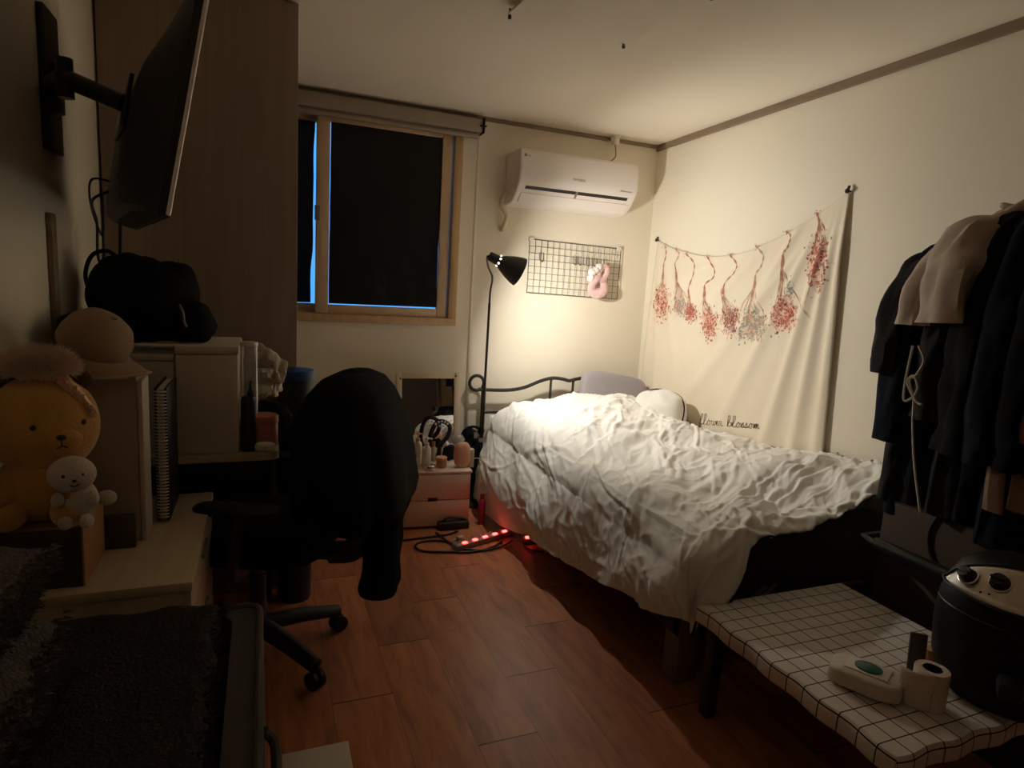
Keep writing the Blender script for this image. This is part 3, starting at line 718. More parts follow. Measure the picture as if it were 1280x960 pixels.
part('emblem', B().lathe([(.009, 0), (.009, .002)], n=20, M=Matrix.Translation((1.403, 3.4745, 2.054)) @ MA), 'grey_mark', ac)
text('caption', 'DUAL Inverter', .013, Matrix.Translation((2.085, 3.4735, 1.918)) @ MA, 'grey_mark', ac)
q0, q1, q2, q3, q4 = [at(x, y, 1, 3.66) for x, y in ((637, 238), (628, 248), (627, 258), (633, 270), (630, 285))]
solo('drain_hose', B().tube(spline([V(1.40, 3.66, 1.86), q0, q1, q2, q3, q4 + V(0, .02, 0), q4 + V(0, .038, -.004)], 8), .0135, 12).lathe([(.019, 0), (.019, .008)], n=16, M=Matrix.Translation(q4 + V(0, .036, 0)) @ frame((0, -1, 0)).to_4x4()), 'hose', 'beige wrapped hose running from the air conditioner into the wall', 'hose')
sn = at(765, 178, 2, H - .03)
o = thing('ceiling_sensor', 'small round white sensor on the ceiling edge above the air conditioner', 'sensor', (sn.x, 3.64, H))
part('housing', B().lathe([(.022, H - .052), (.026, H - .045), (.026, H - .016), (.034, H - .012), (.036, H - .001)], (sn.x, 3.64, 0), 24), 'white_plastic', o)
part('cord', B().tube(spline([V(sn.x, 3.64, H - .05), V(sn.x + .012, 3.645, H - .09), V(sn.x + .01, 3.65, H - .13), V(sn.x - .05, 3.66, 2.105), V(sn.x - .10, 3.66, 2.098)], 8), .003, 6), 'cord_black', o)

# ================================================================== wire grid with hooks
gp = thing('wire_grid_panel', 'black wire grid panel hung on the wall under the air conditioner', 'wire rack', (1.875, 3.68, 1.27))
GXl, GXr, GZb, GZt, GY = 1.548, 2.208, 1.272, 1.602, 3.682
sk = lambda x: -.012 * (x - GXl) / (GXr - GXl)
gw = B()
for i in range(17):
    x = GXl + (GXr - GXl) * i / 16; r_ = .0028 if i in (0, 16) else .0016
    gw.tube([V(x, GY, GZb + sk(x)), V(x, GY, GZt + sk(x))], r_, 6)
for j in range(9):
    z = GZb + (GZt - GZb) * j / 8; r_ = .0028 if j in (0, 8) else .0016
    gw.tube([V(GXl, GY + .003, z), V(GXr, GY + .003, z + sk(GXr))], r_, 6)
part('grid', gw, 'wire', gp)
for x in (GXl + .012, GXr - .015): part('clip', B().box((x - .016, GY - .006, GZt + sk(x) - .012), (x + .016, 3.7, GZt + sk(x) + .014), .004), 'white_plastic', gp, label='white mounting clip')
hk = None
for x in (1.632, 1.868, 1.905, 1.965, 2.02, 2.075):
    z = GZt - .088 + sk(x)
    pts = spline([V(x - .012, GY - .004, z + .012), V(x - .012, GY - .008, z - .03), V(x, GY - .026, z - .045), V(x + .012, GY - .008, z - .03), V(x + .012, GY - .004, z + .012)], 6)
    if hk is None:
        hk = solo('hook', B().tube([p - V(x, GY, z) for p in pts], .0026, 6), 'wire', 'small black wire hook hanging alone at the left end of the grid panel', 'hook', origin=(0, 0, 0)); hk.location = (x, GY, z)
    else:
        c = hk.copy(); COL.objects.link(c); c.location = (x, GY, z); c['label'] = 'small black wire hook in the cluster above the pink headband'; c['group'] = 'hooks clustered on the grid panel'
# fluffy headband
c0 = at(746, 349, 1, 3.63)
hb_ = thing('headband', 'fluffy pink headband with white pompoms hanging on the wire grid', 'headband', tuple(c0 + V(0, 0, -.09)))
lp = [c0 + V(.010 + .044 * math.cos(a), -.005 + .012 * math.sin(2 * a), -.042 + .050 * math.sin(a)) for a in np.linspace(0, 2 * PI, 40, endpoint=False)]
part('band', B().tube(lp, [.022 + .006 * max(0, -math.sin(a)) for a in np.linspace(0, 2 * PI, 40, endpoint=False)], 14, True, flat=1.2), 'pink_fluff', hb_, smooth=90)
lp = [c0 + V(.034 + .030 * math.cos(a) + .012 * math.sin(a), -.012, .040 + .046 * math.sin(a)) for a in np.linspace(0, 2 * PI, 32, endpoint=False)]
part('knot', B().tube(lp, .015, 12, True, flat=1.2), 'pink_fluff', hb_, smooth=90)
for dx, dz, r_ in ((-.048, .040, .026), (-.022, .055, .025), (-.055, .004, .024), (.0, .078, .022)):
    part('pompom', B().ell(c0 + V(dx, -.018, dz), r_, 18, 12, lump=.18, ls=60), 'white_fluff', hb_, smooth=90, label='white pompom')

# ================================================================== television on its wall bracket
ta, tt = R(14), R(10.3)
tu = V(-math.sin(ta), math.cos(ta), 0); tn0 = V(math.cos(ta), math.sin(ta), 0); up = V(0, 0, 1)
tv_v = up * math.cos(tt) + tn0 * math.sin(tt); tv_n = tn0 * math.cos(tt) - up * math.sin(tt)
HW, HH = .36, .27
tc_ = V(-.19, 1.55, 1.406) + tu * HW + tv_v * HH
MTV = Matrix((tv_n, tu, tv_v)).transposed().to_4x4(); MTV.translation = tc_
tv = thing('television', 'black flat television tilted forward on a wall bracket, seen nearly edge-on', 'television', None, M=MTV)
# profile n (depth) against v (height): thin at the top, a hump at the bottom
pf = [(-.004, -HH), (-.004, HH), (-.016, HH), (-.022, .235), (-.050, .14), (-.084, .045), (-.090, 0), (-.090, -.20), (-.080, -HH + .012), (-.060, -HH)]
rings = []
for y, s_ in ((-HW, .0), (-HW + .004, 0), (-HW + .03, .45), (-HW + .10, 1), (HW - .10, 1), (HW - .03, .45), (HW - .004, 0), (HW, 0)):
    rings.append([(n_ if n_ > -.017 else -.020 + (n_ + .020) * s_, y, v_) for n_, v_ in pf])
part('back_cover', B().loft(rings), 'tv_back', tv, smooth=30)
part('screen', B().box((-.004, -HW + .01, -HH + .012), (.001, HW - .01, HH - .01)), 'screen', tv, smooth=0)
bz = B()
for p0, p1 in (((-.005, -HW - .002, -HH), (.006, -HW + .012, HH)), ((-.005, HW - .012, -HH), (.006, HW + .002, HH))): part('side_trim', B().box(p0, p1, .0052, seg=4), 'tv_bezel_lit', tv, label='silver side edge coloured pale for its lamp-lit rim')
for p0, p1 in (((-.005, -HW, HH - .01), (.005, HW, HH + .002)), ((-.005, -HW, -HH - .002), (.005, HW, -HH + .014))): part('edge_trim', B().box(p0, p1, .003), 'black_plastic', tv)
MI = MTV.inverted()
def loc(*p): return MI @ Vector(p)
br = B()
br.box((-.100, -.13, -.07), (-.0905, .13, .05), .003)
part('mount_plate', br, 'black_metal', tv)
arm = B()
a0, a1, a2 = V(-.512, 2.03, 1.74), V(-.44, 1.88, 1.73), MTV @ V(-.100, -.02, 0)
for p, q in ((a0, a1), (a1, a2)):
    arm.tube([loc(*p), loc(*q)], .022, 10)
    arm.tube([loc(*(p + V(0, 0, -.045))), loc(*(p + V(0, 0, .045)))], .018, 12)
part('mount_arm', arm, 'black_metal', tv)
wp = B(); b_ = B().box((-.5245, 2.0, 1.58), (-.507, 2.12, 1.93), .003).box((-.507, 2.03, 1.68), (-.49, 2.085, 1.80), .004)
part('wall_plate', wp.add([loc(*v) for v in b_.v], b_.f), 'black_metal', tv)
cb = B()
e0 = MTV @ V(-.09, .15, -.20)
cb.tube(spline([e0, e0 + V(-.04, 0, -.03), V(-.47, 2.28, 1.42), V(-.475, 2.30, 1.32), V(-.45, 2.26, 1.27)], 8), .004, 6)
cb.tube(spline([e0 + V(0, .05, .03), e0 + V(-.05, .05, .03), V(-.47, 2.22, 1.46), V(-.45, 2.25, 1.38), e0 + V(-.02, .02, .0)], 8), .003, 6)
cb.tube(spline([MTV @ V(-.05, .2, -HH), V(-.40, 2.2, 1.30), V(-.41, 2.2, 1.24)], 8), .0045, 6)
solo('television_cable', cb, 'cord_black', 'thin black cables dangling from the back of the television', 'cable')

# ================================================================== low cabinet, desk and what stands on them
CZ = .62
cab = thing('low_cabinet', 'low pale oak drawer cabinet standing against the left wall', 'cabinet', (-.32, 1.76, 0))
part('top_board', B().box((-.52, 1.44, CZ - .022), (-.146, 2.055, CZ), .003), 'cabinetwood', cab)
part('carcass', B().box((-.518, 1.446, .05), (-.168, 2.05, CZ - .022), .002), 'cabinetwood', cab)
part('plinth', B().box((-.505, 1.47, 0), (-.19, 2.04, .05)), 'card_dark', cab)
for i, (z0, z1, ex) in enumerate(((.425, .592, 0), (.245, .42, 0), (.065, .24, .028))):
    d = part('drawer', B().box((-.168 + ex, 1.452, z0), (-.150 + ex, 2.046, z1), .003).box((-.36, 1.47, z0 + .02), (-.168 + ex, 2.03, z0 + .03)), 'cabinetwood', cab)
    part('handle', B().box((-.150 + ex, 1.69, z1 - .03), (-.143 + ex, 1.81, z1 - .02), .002), 'grey_mark', d)

def rounded(x0, x1, y0, y1, r_, corners, n=6):
    """outline with some corners rounded; corners = set of 'sw','se','ne','nw'"""
    out = []
    for key, cx_, cy_, a0 in (('sw', x0, y0, 180), ('se', x1, y0, 270), ('ne', x1, y1, 0), ('nw', x0, y1, 90)):
        if key in corners:
            ox_ = cx_ + (r_ if 'w' in key else -r_); oy_ = cy_ + (r_ if 's' in key else -r_)
            for i in range(n + 1):
                a = R(a0 + 90 * i / n); out.append((ox_ + r_ * math.cos(a), oy_ + r_ * math.sin(a)))
        else: out.append((cx_, cy_))
    return out
DZ = .735
dk = thing('desk', 'pale wood desk with a rounded corner and black metal legs by the wardrobe', 'desk', (-.23, 2.32, 0))
part('desktop', B().prism(rounded(-.52, .046, 2.062, 2.588, .035, {'se', 'ne'}), lambda a, c, h: (a, c, h), DZ - .024, DZ), 'cabinetwood', dk)
for x, y in ((-.262, 2.085), (.012, 2.565), (-.495, 2.085), (-.495, 2.565)):
    part('leg', B().box((x - .016, y - .016, 0), (x + .016, y + .016, DZ - .024), .003), 'black_metal', dk)
part('modesty_panel', B().box((-.46, 2.57, .28), (0, 2.578, .70)), 'black_metal', dk)
part('apron', B().box((-.46, 2.075, .66), (0, 2.09, .705)), 'black_metal', dk)

# white storage boxes on the desk
o = thing('storage_box', 'tall white storage box with a lid standing at the front of the desk', 'box', (-.155, 2.2, DZ))
part('body', B().box((-.243, 2.07, DZ), (-.072, 2.36, 1.045), .006), 'white_board', o)
part('lid', B().box((-.246, 2.066, 1.046), (-.069, 2.364, 1.072), .006), 'white_board', o)
o = thing('storage_box', 'slightly lower white storage box behind the spiral notebook', 'box', (-.345, 2.25, DZ))
part('body', B().box((-.44, 2.10, DZ), (-.251, 2.38, 1.02), .006), 'white_board', o)
part('lid', B().box((-.443, 2.096, 1.021), (-.250, 2.384, 1.042), .005), 'white_board', o)
# bottle, tube, jar, earphone case, crumpled bag
o = thing('bottle', 'slim black bottle with a pointed pump, beside the white storage box', 'bottle', (-.045, 2.10, DZ))
part('body', B().lathe([(.021, 0), (.0225, .004), (.0225, .165), (.018, .175), (.010, .178)], (-.045, 2.10, DZ), 24), 'black_plastic', o)
part('nozzle', B().lathe([(.010, .178), (.010, .19), (.005, .2), (.003, .225), (0, .226)], (-.038, 2.10, DZ), 12), 'black_plastic', o)
o = thing('acrylic_tube', 'clear acrylic tube container behind the slim black bottle', 'container', (-.05, 2.16, DZ))
part('tube', B().lathe([(.0, 0), (.026, 0), (.026, .33), (.0235, .33), (.0235, .006), (0, .006)], (-.043, 2.16, DZ), 24), 'clear_plastic', o)
part('cap', B().lathe([(.027, .33), (.027, .342), (.0, .343)], (-.043, 2.16, DZ), 24), 'white_plastic', o)
o = thing('cosmetic_jar', 'short wide pink jar on the desk corner', 'jar', (.0, 2.17, DZ))
part('jar', B().lathe([(.043, 0), (.046, .004), (.046, .072), (.043, .076)], (-.002, 2.165, DZ), 32), 'pink_jar', o)
part('lid', B().lathe([(.047, .077), (.048, .08), (.048, .098), (.045, .102), (0, .102)], (-.002, 2.165, DZ), 32), 'pink_jar', o)
o = thing('earphone_case', 'small white rounded earphone case in front of the pink jar', 'case', (.0, 2.09, DZ))
part('shell', B().ell((.003, 2.092, DZ + .0135), (.031, .021, .0135), 28, 14, p=.65), 'white_plastic', o, smooth=80)
part('light', B().ell((.003, 2.0705, DZ + .014), (.003, .0015, .003), 10, 6), 'grey_mark', o)
def crumple(c, r_, amp, ls, seed, n=48, k=30, flat=-.8):
    b = B().ell((0, 0, 0), r_, n, k, p=.85); vs = []
    for v in b.v:
        v = Vector(v); d = v.normalized(); q = v * ls + V(seed, seed * 1.7, seed * .3)
        h = abs(noise.noise(q)) * 1.3 + .6 * abs(noise.noise(q * 2.3)) - .45
        v = v + d * amp * h * 2; v.z = max(v.z, r_[2] * flat); vs.append(v + Vector(c))
    return B().add(vs, b.f)
b = crumple((-.005, 2.30, DZ + .215), (.075, .055, .095), .024, 14, 3.1)
solo('plastic_bag', b, 'bag_white', 'crumpled whitish plastic bag standing behind the pink jar', 'bag', smooth=12)
b = crumple((.0, 2.29, DZ + .055), (.085, .06, .068), .012, 10, 8.1)
solo('pouch', b, 'black_fabric', 'dark cloth pouch under the crumpled whitish bag', 'pouch', smooth=80)

# file box, dark card, spiral notebook
o = thing('file_box', 'large pale grey file box standing on the low cabinet behind the plush toys', 'file box', (-.34, 1.75, CZ))
part('body', B().box((-.425, 1.70, CZ), (-.284, 1.80, 1.045), .004), 'folder_grey', o)
part('lip', B().box((-.428, 1.697, 1.03), (-.300, 1.803, 1.05), .003), 'folder_grey', o)
part('side_sheet', B().box((-.283, 1.70, CZ), (-.272, 1.79, 1.025), .002), 'paper_white', o)
solo('note_card', B().box((-.36, 1.66, CZ), (-.290, 1.675, .705), .003), 'card_dark', 'small dark card leaning at the foot of the pale grey file box', 'card')
o = thing('spiral_notebook', 'black spiral-bound notebook standing upright beside the file box', 'notebook', (-.23, 1.88, CZ))
part('cover', B().box((-.267, 1.83, CZ), (-.261, 2.03, .985), .002).box((-.243, 1.83, CZ), (-.237, 2.03, .985), .002), 'black_plastic', o)
part('pages', B().box((-.2605, 1.84, CZ + .004), (-.2435, 2.028, .98)), 'paper_white', o)
sp_ = B()
for i in range(40):
    z = CZ + .012 + i * .0088
    sp_.tube([V(-.252 + .0135 * math.cos(a), 1.832 + .011 * math.sin(a), z + .0016 * math.sin(a * .5)) for a in np.linspace(0, 2 * PI, 12, endpoint=False)], .0021, 5, True)
part('spiral_binding', sp_, 'wire_glint', o, label='wire binding in a pale tone that carries lamp glints')

# black bag and strap on the boxes, cap on the file box
o = thing('black_bag', 'slouching black bag lying on the white storage boxes under the television', 'bag', (-.33, 2.2, 1.07))
b = crumple((-.33, 2.22, 1.19), (.155, .12, .135), .022, 5.5, 2.2, 56, 36, -.9)
b2 = crumple((-.215, 2.20, 1.135), (.07, .08, .068), .012, 8, 5.2, 40, 26, -.9)
part('body', b, 'black_fabric', o, smooth=80); part('side_pocket', b2, 'black_fabric', o, smooth=80)
part('handle', B().tube(spline([V(-.475, 2.2, 1.20), V(-.488, 2.2, 1.26), V(-.47, 2.2, 1.318), V(-.43, 2.2, 1.335), V(-.40, 2.2, 1.31)], 8), .006, 8), 'black_fabric', o)
part('zip_tag', B().tube(spline([V(-.232, 2.095, 1.19), V(-.222, 2.088, 1.165), V(-.220, 2.09, 1.14), V(-.214, 2.095, 1.125)], 6), .004, 6), 'grey_mark', o, label='small grey zip pull')
b = crumple((-.44, 1.96, 1.12), (.054, .14, .05), .014, 7, 4.4, 40, 24, -.9)
part('shoulder_strap', b, 'black_fabric', o, smooth=80)
cp = thing('baseball_cap', 'beige cap lying on the pale grey file box in front of the black bag', 'cap', (-.36, 1.75, 1.052))
cv = []; cf = []
Mc = Matrix.Translation((-.385, 1.745, 1.098)) @ Matrix.Rotation(R(-28), 4, 'Z') @ Matrix.Rotation(R(42), 4, 'Y')
crown = B().lathe([(.076, 0), (.078, .02), (.074, .052), (.058, .078), (.032, .093), (.006, .098), (.0, .098)], n=36, M=Mc)
part('crown', crown, 'cap_beige', cp, smooth=80, thick=.0015)
part('button', B().ell(Mc @ V(0, 0, .099), (.008, .008, .005), 12, 8), 'cap_beige', cp)
n, k = 26, 10; PB = np.zeros((k, n, 3))
for j in range(k):
    for i in range(n):
        a = R(-82 + 164 * i / (n - 1)); t = j / (k - 1); r_ = .074 + (.066 * math.cos(a * .95) ** .8) * t
        q = Mc @ V(r_ * math.cos(a), r_ * math.sin(a) * (1 - .1 * t), .006 + .03 * t * math.cos(a) - .055 * (r_ * math.sin(a) / .08) ** 2 * (.35 + .3 * t) + .02)
        PB[j, i] = q
part('brim', B().grid(PB), 'cap_beige', cp, smooth=80, thick=.003)
part('brim_edge', B().tube([V(*PB[-1, i]) for i in range(n)], .0028, 6), 'cap_edge', cp, label='paler stitched brim edge')

# cardboard box and plush toys
o = thing('cardboard_box', 'brown cardboard box on the low cabinet carrying the plush toys', 'box', (-.42, 1.56, CZ))
part('body', B().box((-.518, 1.475, CZ), (-.352, 1.655, .752), .003), 'carton', o)
part('front_panel', B().box((-.516, 1.4725, CZ + .002), (-.356, 1.4748, .75)), 'carton_dark', o, label='dark front panel')  # front face darker than the other sides of the box
part('flap', B().box((-.518, 1.475, .7525), (-.352, 1.56, .7555)).box((-.518, 1.562, .7525), (-.352, 1.655, .7555)), 'carton', o)
def furball(b, c, r_, n, ln, seed, squash=(1, 1, 1), w=.0016):
    g = random.Random(seed)
    for _ in range(n):
        z = g.uniform(-.5, 1); a = g.uniform(0, 2 * PI); s_ = math.sqrt(max(0, 1 - z * z)); d = V(s_ * math.cos(a), s_ * math.sin(a), z)
        p = Vector(c) + V(d.x * r_ * squash[0], d.y * r_ * squash[1], d.z * r_ * squash[2]); t = (d + V(g.uniform(-.6, .6), g.uniform(-.6, .6), g.uniform(-.4, .6))).normalized()
        sd = t.orthogonal().normalized() * w; e = p + t * ln * g.uniform(.5, 1.2)
        b.add([p - sd, p + sd, e], [(0, 1, 2)])
        sd = t.cross(sd); b.add([p - sd, p + sd, e], [(0, 1, 2)])
    return b
PX, PY, PZ = -.424, 1.53, .757
pl_ = thing('plush_toy', 'big round yellow plush toy bear sitting on the cardboard box at the left edge', 'plush toy', (PX, PY, PZ))
bd = B().ell((PX - .005, PY, PZ + .075), (.085, .075, .078), 32, 20)
part('body', bd, 'yellow_plush', pl_, smooth=80)
part('head', B().ell((PX, PY, PZ + .205), (.098, .084, .104), 40, 26, p=.95), 'yellow_plush', pl_, smooth=80)
for s_, dx in ((-1, -.066), (1, .06)):
    part('ear', B().ell((PX + dx, PY + .02, PZ + .292), (.026, .014, .026), 20, 14), 'brown_plush', pl_, smooth=80, label='small round brown ear')
part('muzzle', B().ell((PX + .045, PY - .062, PZ + .185), (.036, .022, .026), 24, 16), 'yellow_plush', pl_, smooth=80)
for dx, dy, dz in ((.004, -.0805, .215), (.079, -.047, .218)): part('eye', B().ell((PX + dx, PY + dy, PZ + dz), .0062, 12, 8), 'thread', pl_)
nz_ = B().ell((PX + .05, PY - .084, PZ + .195), (.009, .005, .006), 14, 8)
nz_.tube(spline([V(PX + .05, PY - .0855, PZ + .191), V(PX + .05, PY - .0855, PZ + .179), V(PX + .042, PY - .085, PZ + .173)], 6), .0014, 5)
nz_.tube(spline([V(PX + .05, PY - .0855, PZ + .179), V(PX + .060, PY - .083, PZ + .174)], 6), .0014, 5)
part('nose', nz_, 'thread', pl_)
for s_ in (-1, 1):
    M_ = Matrix.Rotation(R(20 * s_), 4, 'Z') @ Matrix.Rotation(R(25), 4, 'X')
    part('arm', B().ell((PX + .058 * s_, PY - .055, PZ + .082), (.030, .050, .030), 24, 16, M=M_.to_3x3()), 'yellow_plush', pl_, smooth=80)
    part('leg', B().ell((PX + .052 * s_, PY - .055, PZ + .035), (.034, .052, .034), 24, 16), 'yellow_plush', pl_, smooth=80)
WX, WY, WZ = -.352, 1.448, .783
p2_ = thing('plush_toy', 'small white plush toy sitting in front of the big yellow plush', 'plush toy', (WX, WY, PZ))
part('body', B().ell((WX, WY + .01, WZ + .036), (.034, .030, .040), 28, 18), 'white_plush', p2_, smooth=80)
part('head', B().ell((WX - .008, WY, WZ + .092), (.042, .036, .037), 32, 20), 'white_plush', p2_, smooth=80)
part('tail', B().ell((WX + .046, WY + .02, WZ + .032), (.019, .015, .016), 18, 12), 'white_plush', p2_, smooth=80)
for s_ in (-1, 1):
    part('foot', B().ell((WX + .018 * s_, WY - .02, WZ - .002), (.013, .016, .015), 18, 12), 'white_plush', p2_, smooth=80)
    part('arm', B().ell((WX + .030 * s_, WY - .018, WZ + .044), (.011, .014, .017), 18, 12), 'white_plush', p2_, smooth=80)
for dx, dy in ((-.010, -.0345), (.020, -.026)): part('eye', B().ell((WX - .004 + dx, WY + dy, WZ + .098), .0034, 10, 6), 'thread', p2_)
part('nose', B().ell((WX + .004, WY - .0345, WZ + .088), (.004, .003, .003), 10, 6).tube(spline([V(WX - .004, WY - .034, WZ + .08), V(WX + .004, WY - .0352, WZ + .077), V(WX + .012, WY - .032, WZ + .081)], 6), .0011, 5), 'thread', p2_)
fh = thing('hairband', 'fluffy pale fur hairband with a sequinned strap lying on the yellow plush head', 'hairband', (PX + .01, PY, 1.04))
part('fur', furball(B().ell((PX + .0, PY - .012, 1.085), (.060, .035, .030), 28, 16, lump=.2, ls=40), (PX, PY - .012, 1.085), 1, 2600, .022, 3, (.058, .034, .029)), 'fur', fh, smooth=80)
st_ = B(); g = random.Random(9)
base = spline([V(PX + .035, PY - .028, 1.072), V(PX + .058, PY - .030, 1.045), V(PX + .078, PY - .026, 1.01), V(PX + .090, PY - .020, .985)], 12)
st_.tube(base, .007, 8, flat=1.6)
for p in base:
    for _ in range(7): st_.ell(p + V(g.uniform(-.012, .012), -.010 + g.uniform(-.003, .003), g.uniform(-.006, .006)), (.0028, .0012, .0028), 6, 4, M=Matrix.Rotation(g.uniform(-.8, .8), 3, 'X') @ Matrix.Rotation(g.uniform(-.8, .8), 3, 'Z'))
part('sequin_strap', st_, 'sequin', fh, smooth=0, label='glittering copper sequin strap')

# ================================================================== fabric bin with folded fleeces (foreground)
BX0, BX1, BY0, BY1, BZ = -.49, .005, .62, 1.345, .60
bn = thing('fabric_bin', 'large grey fabric storage bin in the near left corner full of folded fleece', 'storage bin', (-.24, .98, 0))
def rect(x0, x1, y0, y1, z, r_=.03): return [(a, c, z) for a, c in rounded(x0, x1, y0, y1, r_, {'sw', 'se', 'ne', 'nw'}, 5)]
rings = [rect(BX0 + .01 + s_, BX1 - .01 - s_, BY0 + s_, BY1 - s_, z) for s_, z in ((0.012, 0), (.004, .02), (-.004, .2), (-.006, .42), (0, BZ))]
inner_ = [rect(BX0 + .02, BX1 - .065, BY0 + .01, BY1 - .03, z) for z in (BZ - .004, .35, .02)]
part('shell', B().loft(rings + inner_), 'bin_fabric', bn, smooth=60)
part('rim', B().tube([V(*p) for p in rect(BX0 + .014, BX1 - .014, BY0 + .004, BY1 - .004, BZ, .03)], .0075, 8, True), 'bin_fabric', bn)
part('seam', B().tube([V(BX1 - .02, BY1 - .012, .02), V(BX1 - .018, BY1 - .010, .3), V(BX1 - .018, BY1 - .012, BZ)], .004, 6), 'bin_fabric', bn)
part('handle', B().tube(spline([V(BX1 - .006, .93, .50), V(BX1 + .012, .93, .47), V(BX1 + .014, 1.0, .45), V(BX1 + .012, 1.07, .47), V(BX1 - .006, 1.07, .50)], 6), .009, 8), 'bin_fabric', bn)
def fleece(name, lab, x0, x1, y0, y1, z0, layers, th, seed, mt_, group=None, tilt=0.0):
    o = thing(name, lab, 'blanket', ((x0 + x1) / 2, (y0 + y1) / 2, z0), group)
    for l in range(layers):
        n, k = 46, 46; dx = rnd.uniform(-.012, .012); zz_ = z0 + l * th
        U_, V_ = np.meshgrid(np.linspace(0, 1, n), np.linspace(0, 1, k))
        X_ = x0 + dx + (x1 - x0) * U_; Y_ = y0 + (y1 - y0) * V_
        e = np.minimum(np.minimum(U_, 1 - U_) * (x1 - x0), np.minimum(V_, 1 - V_) * (y1 - y0))
        rnd_e = np.sqrt(np.clip(1 - (1 - np.clip(e / (th * .5), 0, 1)) ** 2, 0, 1))
        wob = .016 * (fbm(X_ * 9, Y_ * 9, seed + l) - .5) + .03 * (fbm(X_ * 3.5, Y_ * 3.5, seed) - .5) * sstep(0, .25, U_) * sstep(1, .8, U_) + .006 * (fbm(X_ * 40, Y_ * 40, seed + l + 5) - .5)
        T_ = zz_ + th * .5 + th * .5 * rnd_e + wob + tilt * V_; Bt = zz_ + th * .5 - th * .48 * rnd_e + wob * .4 + tilt * V_
        X2 = X_ + .010 * (fbm(Y_ * 16, X_ * 6 + l, seed + 9) - .5) * 2; Y2 = Y_ + .008 * (fbm(X_ * 16, Y_ * 6, seed + 11) - .5) * 2
        b = B().grid(np.stack([X2, Y2, T_], 2)); b.grid(np.stack([X2, Y2, Bt], 2))
        bd_ = [(i, 0) for i in range(n)] + [(n - 1, j) for j in range(1, k)] + [(i, k - 1) for i in range(n - 2, -1, -1)] + [(0, j) for j in range(k - 2, 0, -1)]
        m_ = len(bd_)
        for q in range(m_):
            i0, j0 = bd_[q]; i1, j1 = bd_[(q + 1) % m_]; A0 = j0 * n + i0; A1 = j1 * n + i1
            b.f.append((A0, A1, A1 + n * k, A0 + n * k)); b.mi.append(0)
        # shaggy edge on the aisle side and along the back
        furs = []; g = random.Random(seed + l)
        for _ in range(700):
            j = g.randrange(k); i = n - 1 - g.randrange(3); p = V(X2[j, i], Y2[j, i], (T_[j, i] + Bt[j, i]) / 2 + g.uniform(-.4, .4) * th); t = V(1, g.uniform(-.6, .6), g.uniform(-.6, .6)).normalized()
            sd = t.orthogonal().normalized() * .0025; b.add([p - sd, p + sd, p + t * g.uniform(.008, .02)], [(0, 1, 2)])
        part('folded_layer', b, mt_, o, smooth=80)
    return o
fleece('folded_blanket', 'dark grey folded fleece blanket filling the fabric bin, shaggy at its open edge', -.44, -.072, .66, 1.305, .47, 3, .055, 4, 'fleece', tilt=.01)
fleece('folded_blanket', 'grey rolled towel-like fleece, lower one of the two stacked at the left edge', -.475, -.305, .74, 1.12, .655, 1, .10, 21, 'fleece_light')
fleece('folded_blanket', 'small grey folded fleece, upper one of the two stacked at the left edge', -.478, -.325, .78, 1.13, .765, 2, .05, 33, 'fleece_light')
o = thing('carton_lid', 'white cardboard lid lying on the floor beside the fabric bin', 'lid', (.13, 1.40, 0))
part('panel', B().box((.036, 1.25, .03), (.215, 1.585, .036), .002, M=Matrix.Identity(4)), 'paper_white', o)
part('rim', B().box((.036, 1.25, 0), (.040, 1.585, .03)).box((.211, 1.25, 0), (.215, 1.585, .03)).box((.036, 1.581, 0), (.215, 1.585, .03)).box((.036, 1.25, 0), (.215, 1.254, .03)), 'paper_white', o)

# ================================================================== office chair with a jacket over its back
hub = V(-.02, 2.13, 0)
ch = thing('office_chair', 'black swivel office chair pulled up to the desk', 'chair', tuple(hub))
for i in range(5):
    a = R(-54 + 72 * i); d = V(math.cos(a), math.sin(a), 0); e = hub + d * .29
    arm_ = B().tube([hub + V(0, 0, .115) + d * .02, hub + d * .15 + V(0, 0, .105), e + V(0, 0, .078)], [.036, .032, .026], 10, flat=.8)
    part('base_arm', arm_, 'black_plastic', ch)
    cs = B(); sdv = V(-d.y, d.x, 0)
    for s_ in (-1, 1):
        Mw = Matrix.Translation(e + sdv * .014 * s_ + V(0, 0, .030)) @ frame(sdv * s_).to_4x4()
        cs.lathe([(.0, -.009), (.026, -.009), (.030, -.005), (.030, .006), (.024, .009), (0, .010)], n=20, M=Mw)
    cs.tube([e + V(0, 0, .03), e + V(0, 0, .08)], .008, 8)
    part('caster', cs, 'black_plastic', ch)
part('gas_column', B().lathe([(.034, .09), (.034, .14), (.026, .142), (.026, .30), (.018, .302), (.018, .40)], tuple(hub), 20), 'black_plastic', ch)
Fd = V(-.93, .37, 0).normalized(); Wd_ = V(-Fd.y, Fd.x, 0)
sc_ = V(.015, 2.13, 0)
def cl(fx, wy_, z): return sc_ + Fd * fx + Wd_ * wy_ + V(0, 0, z)
Mch = Matrix((Fd, Wd_, V(0, 0, 1))).transposed().to_4x4(); Mch.translation = sc_
seat = B().ell((0, 0, 0), (.25, .245, .055), 40, 20, p=.55)
part('seat', B().add([Mch @ (Vector(v) + V(.02, 0, .455)) for v in seat.v], seat.f), 'black_fabric', ch, smooth=80)
part('seat_mechanism', B().box((-.12, -.09, .36), (.10, .09, .405), .015, M=Mch).box((-.26, -.035, .37), (-.10, .035, .395), .006, M=Mch), 'black_plastic', ch)
part('back_bracket', B().tube(spline([cl(-.2, 0, .383), cl(-.285, 0, .40), cl(-.30, 0, .48), cl(-.285, 0, .62)], 8), .022, 10, flat=1.8), 'black_plastic', ch)
back = B().ell((0, 0, 0), (.032, .225, .22), 40, 20, p=.6)
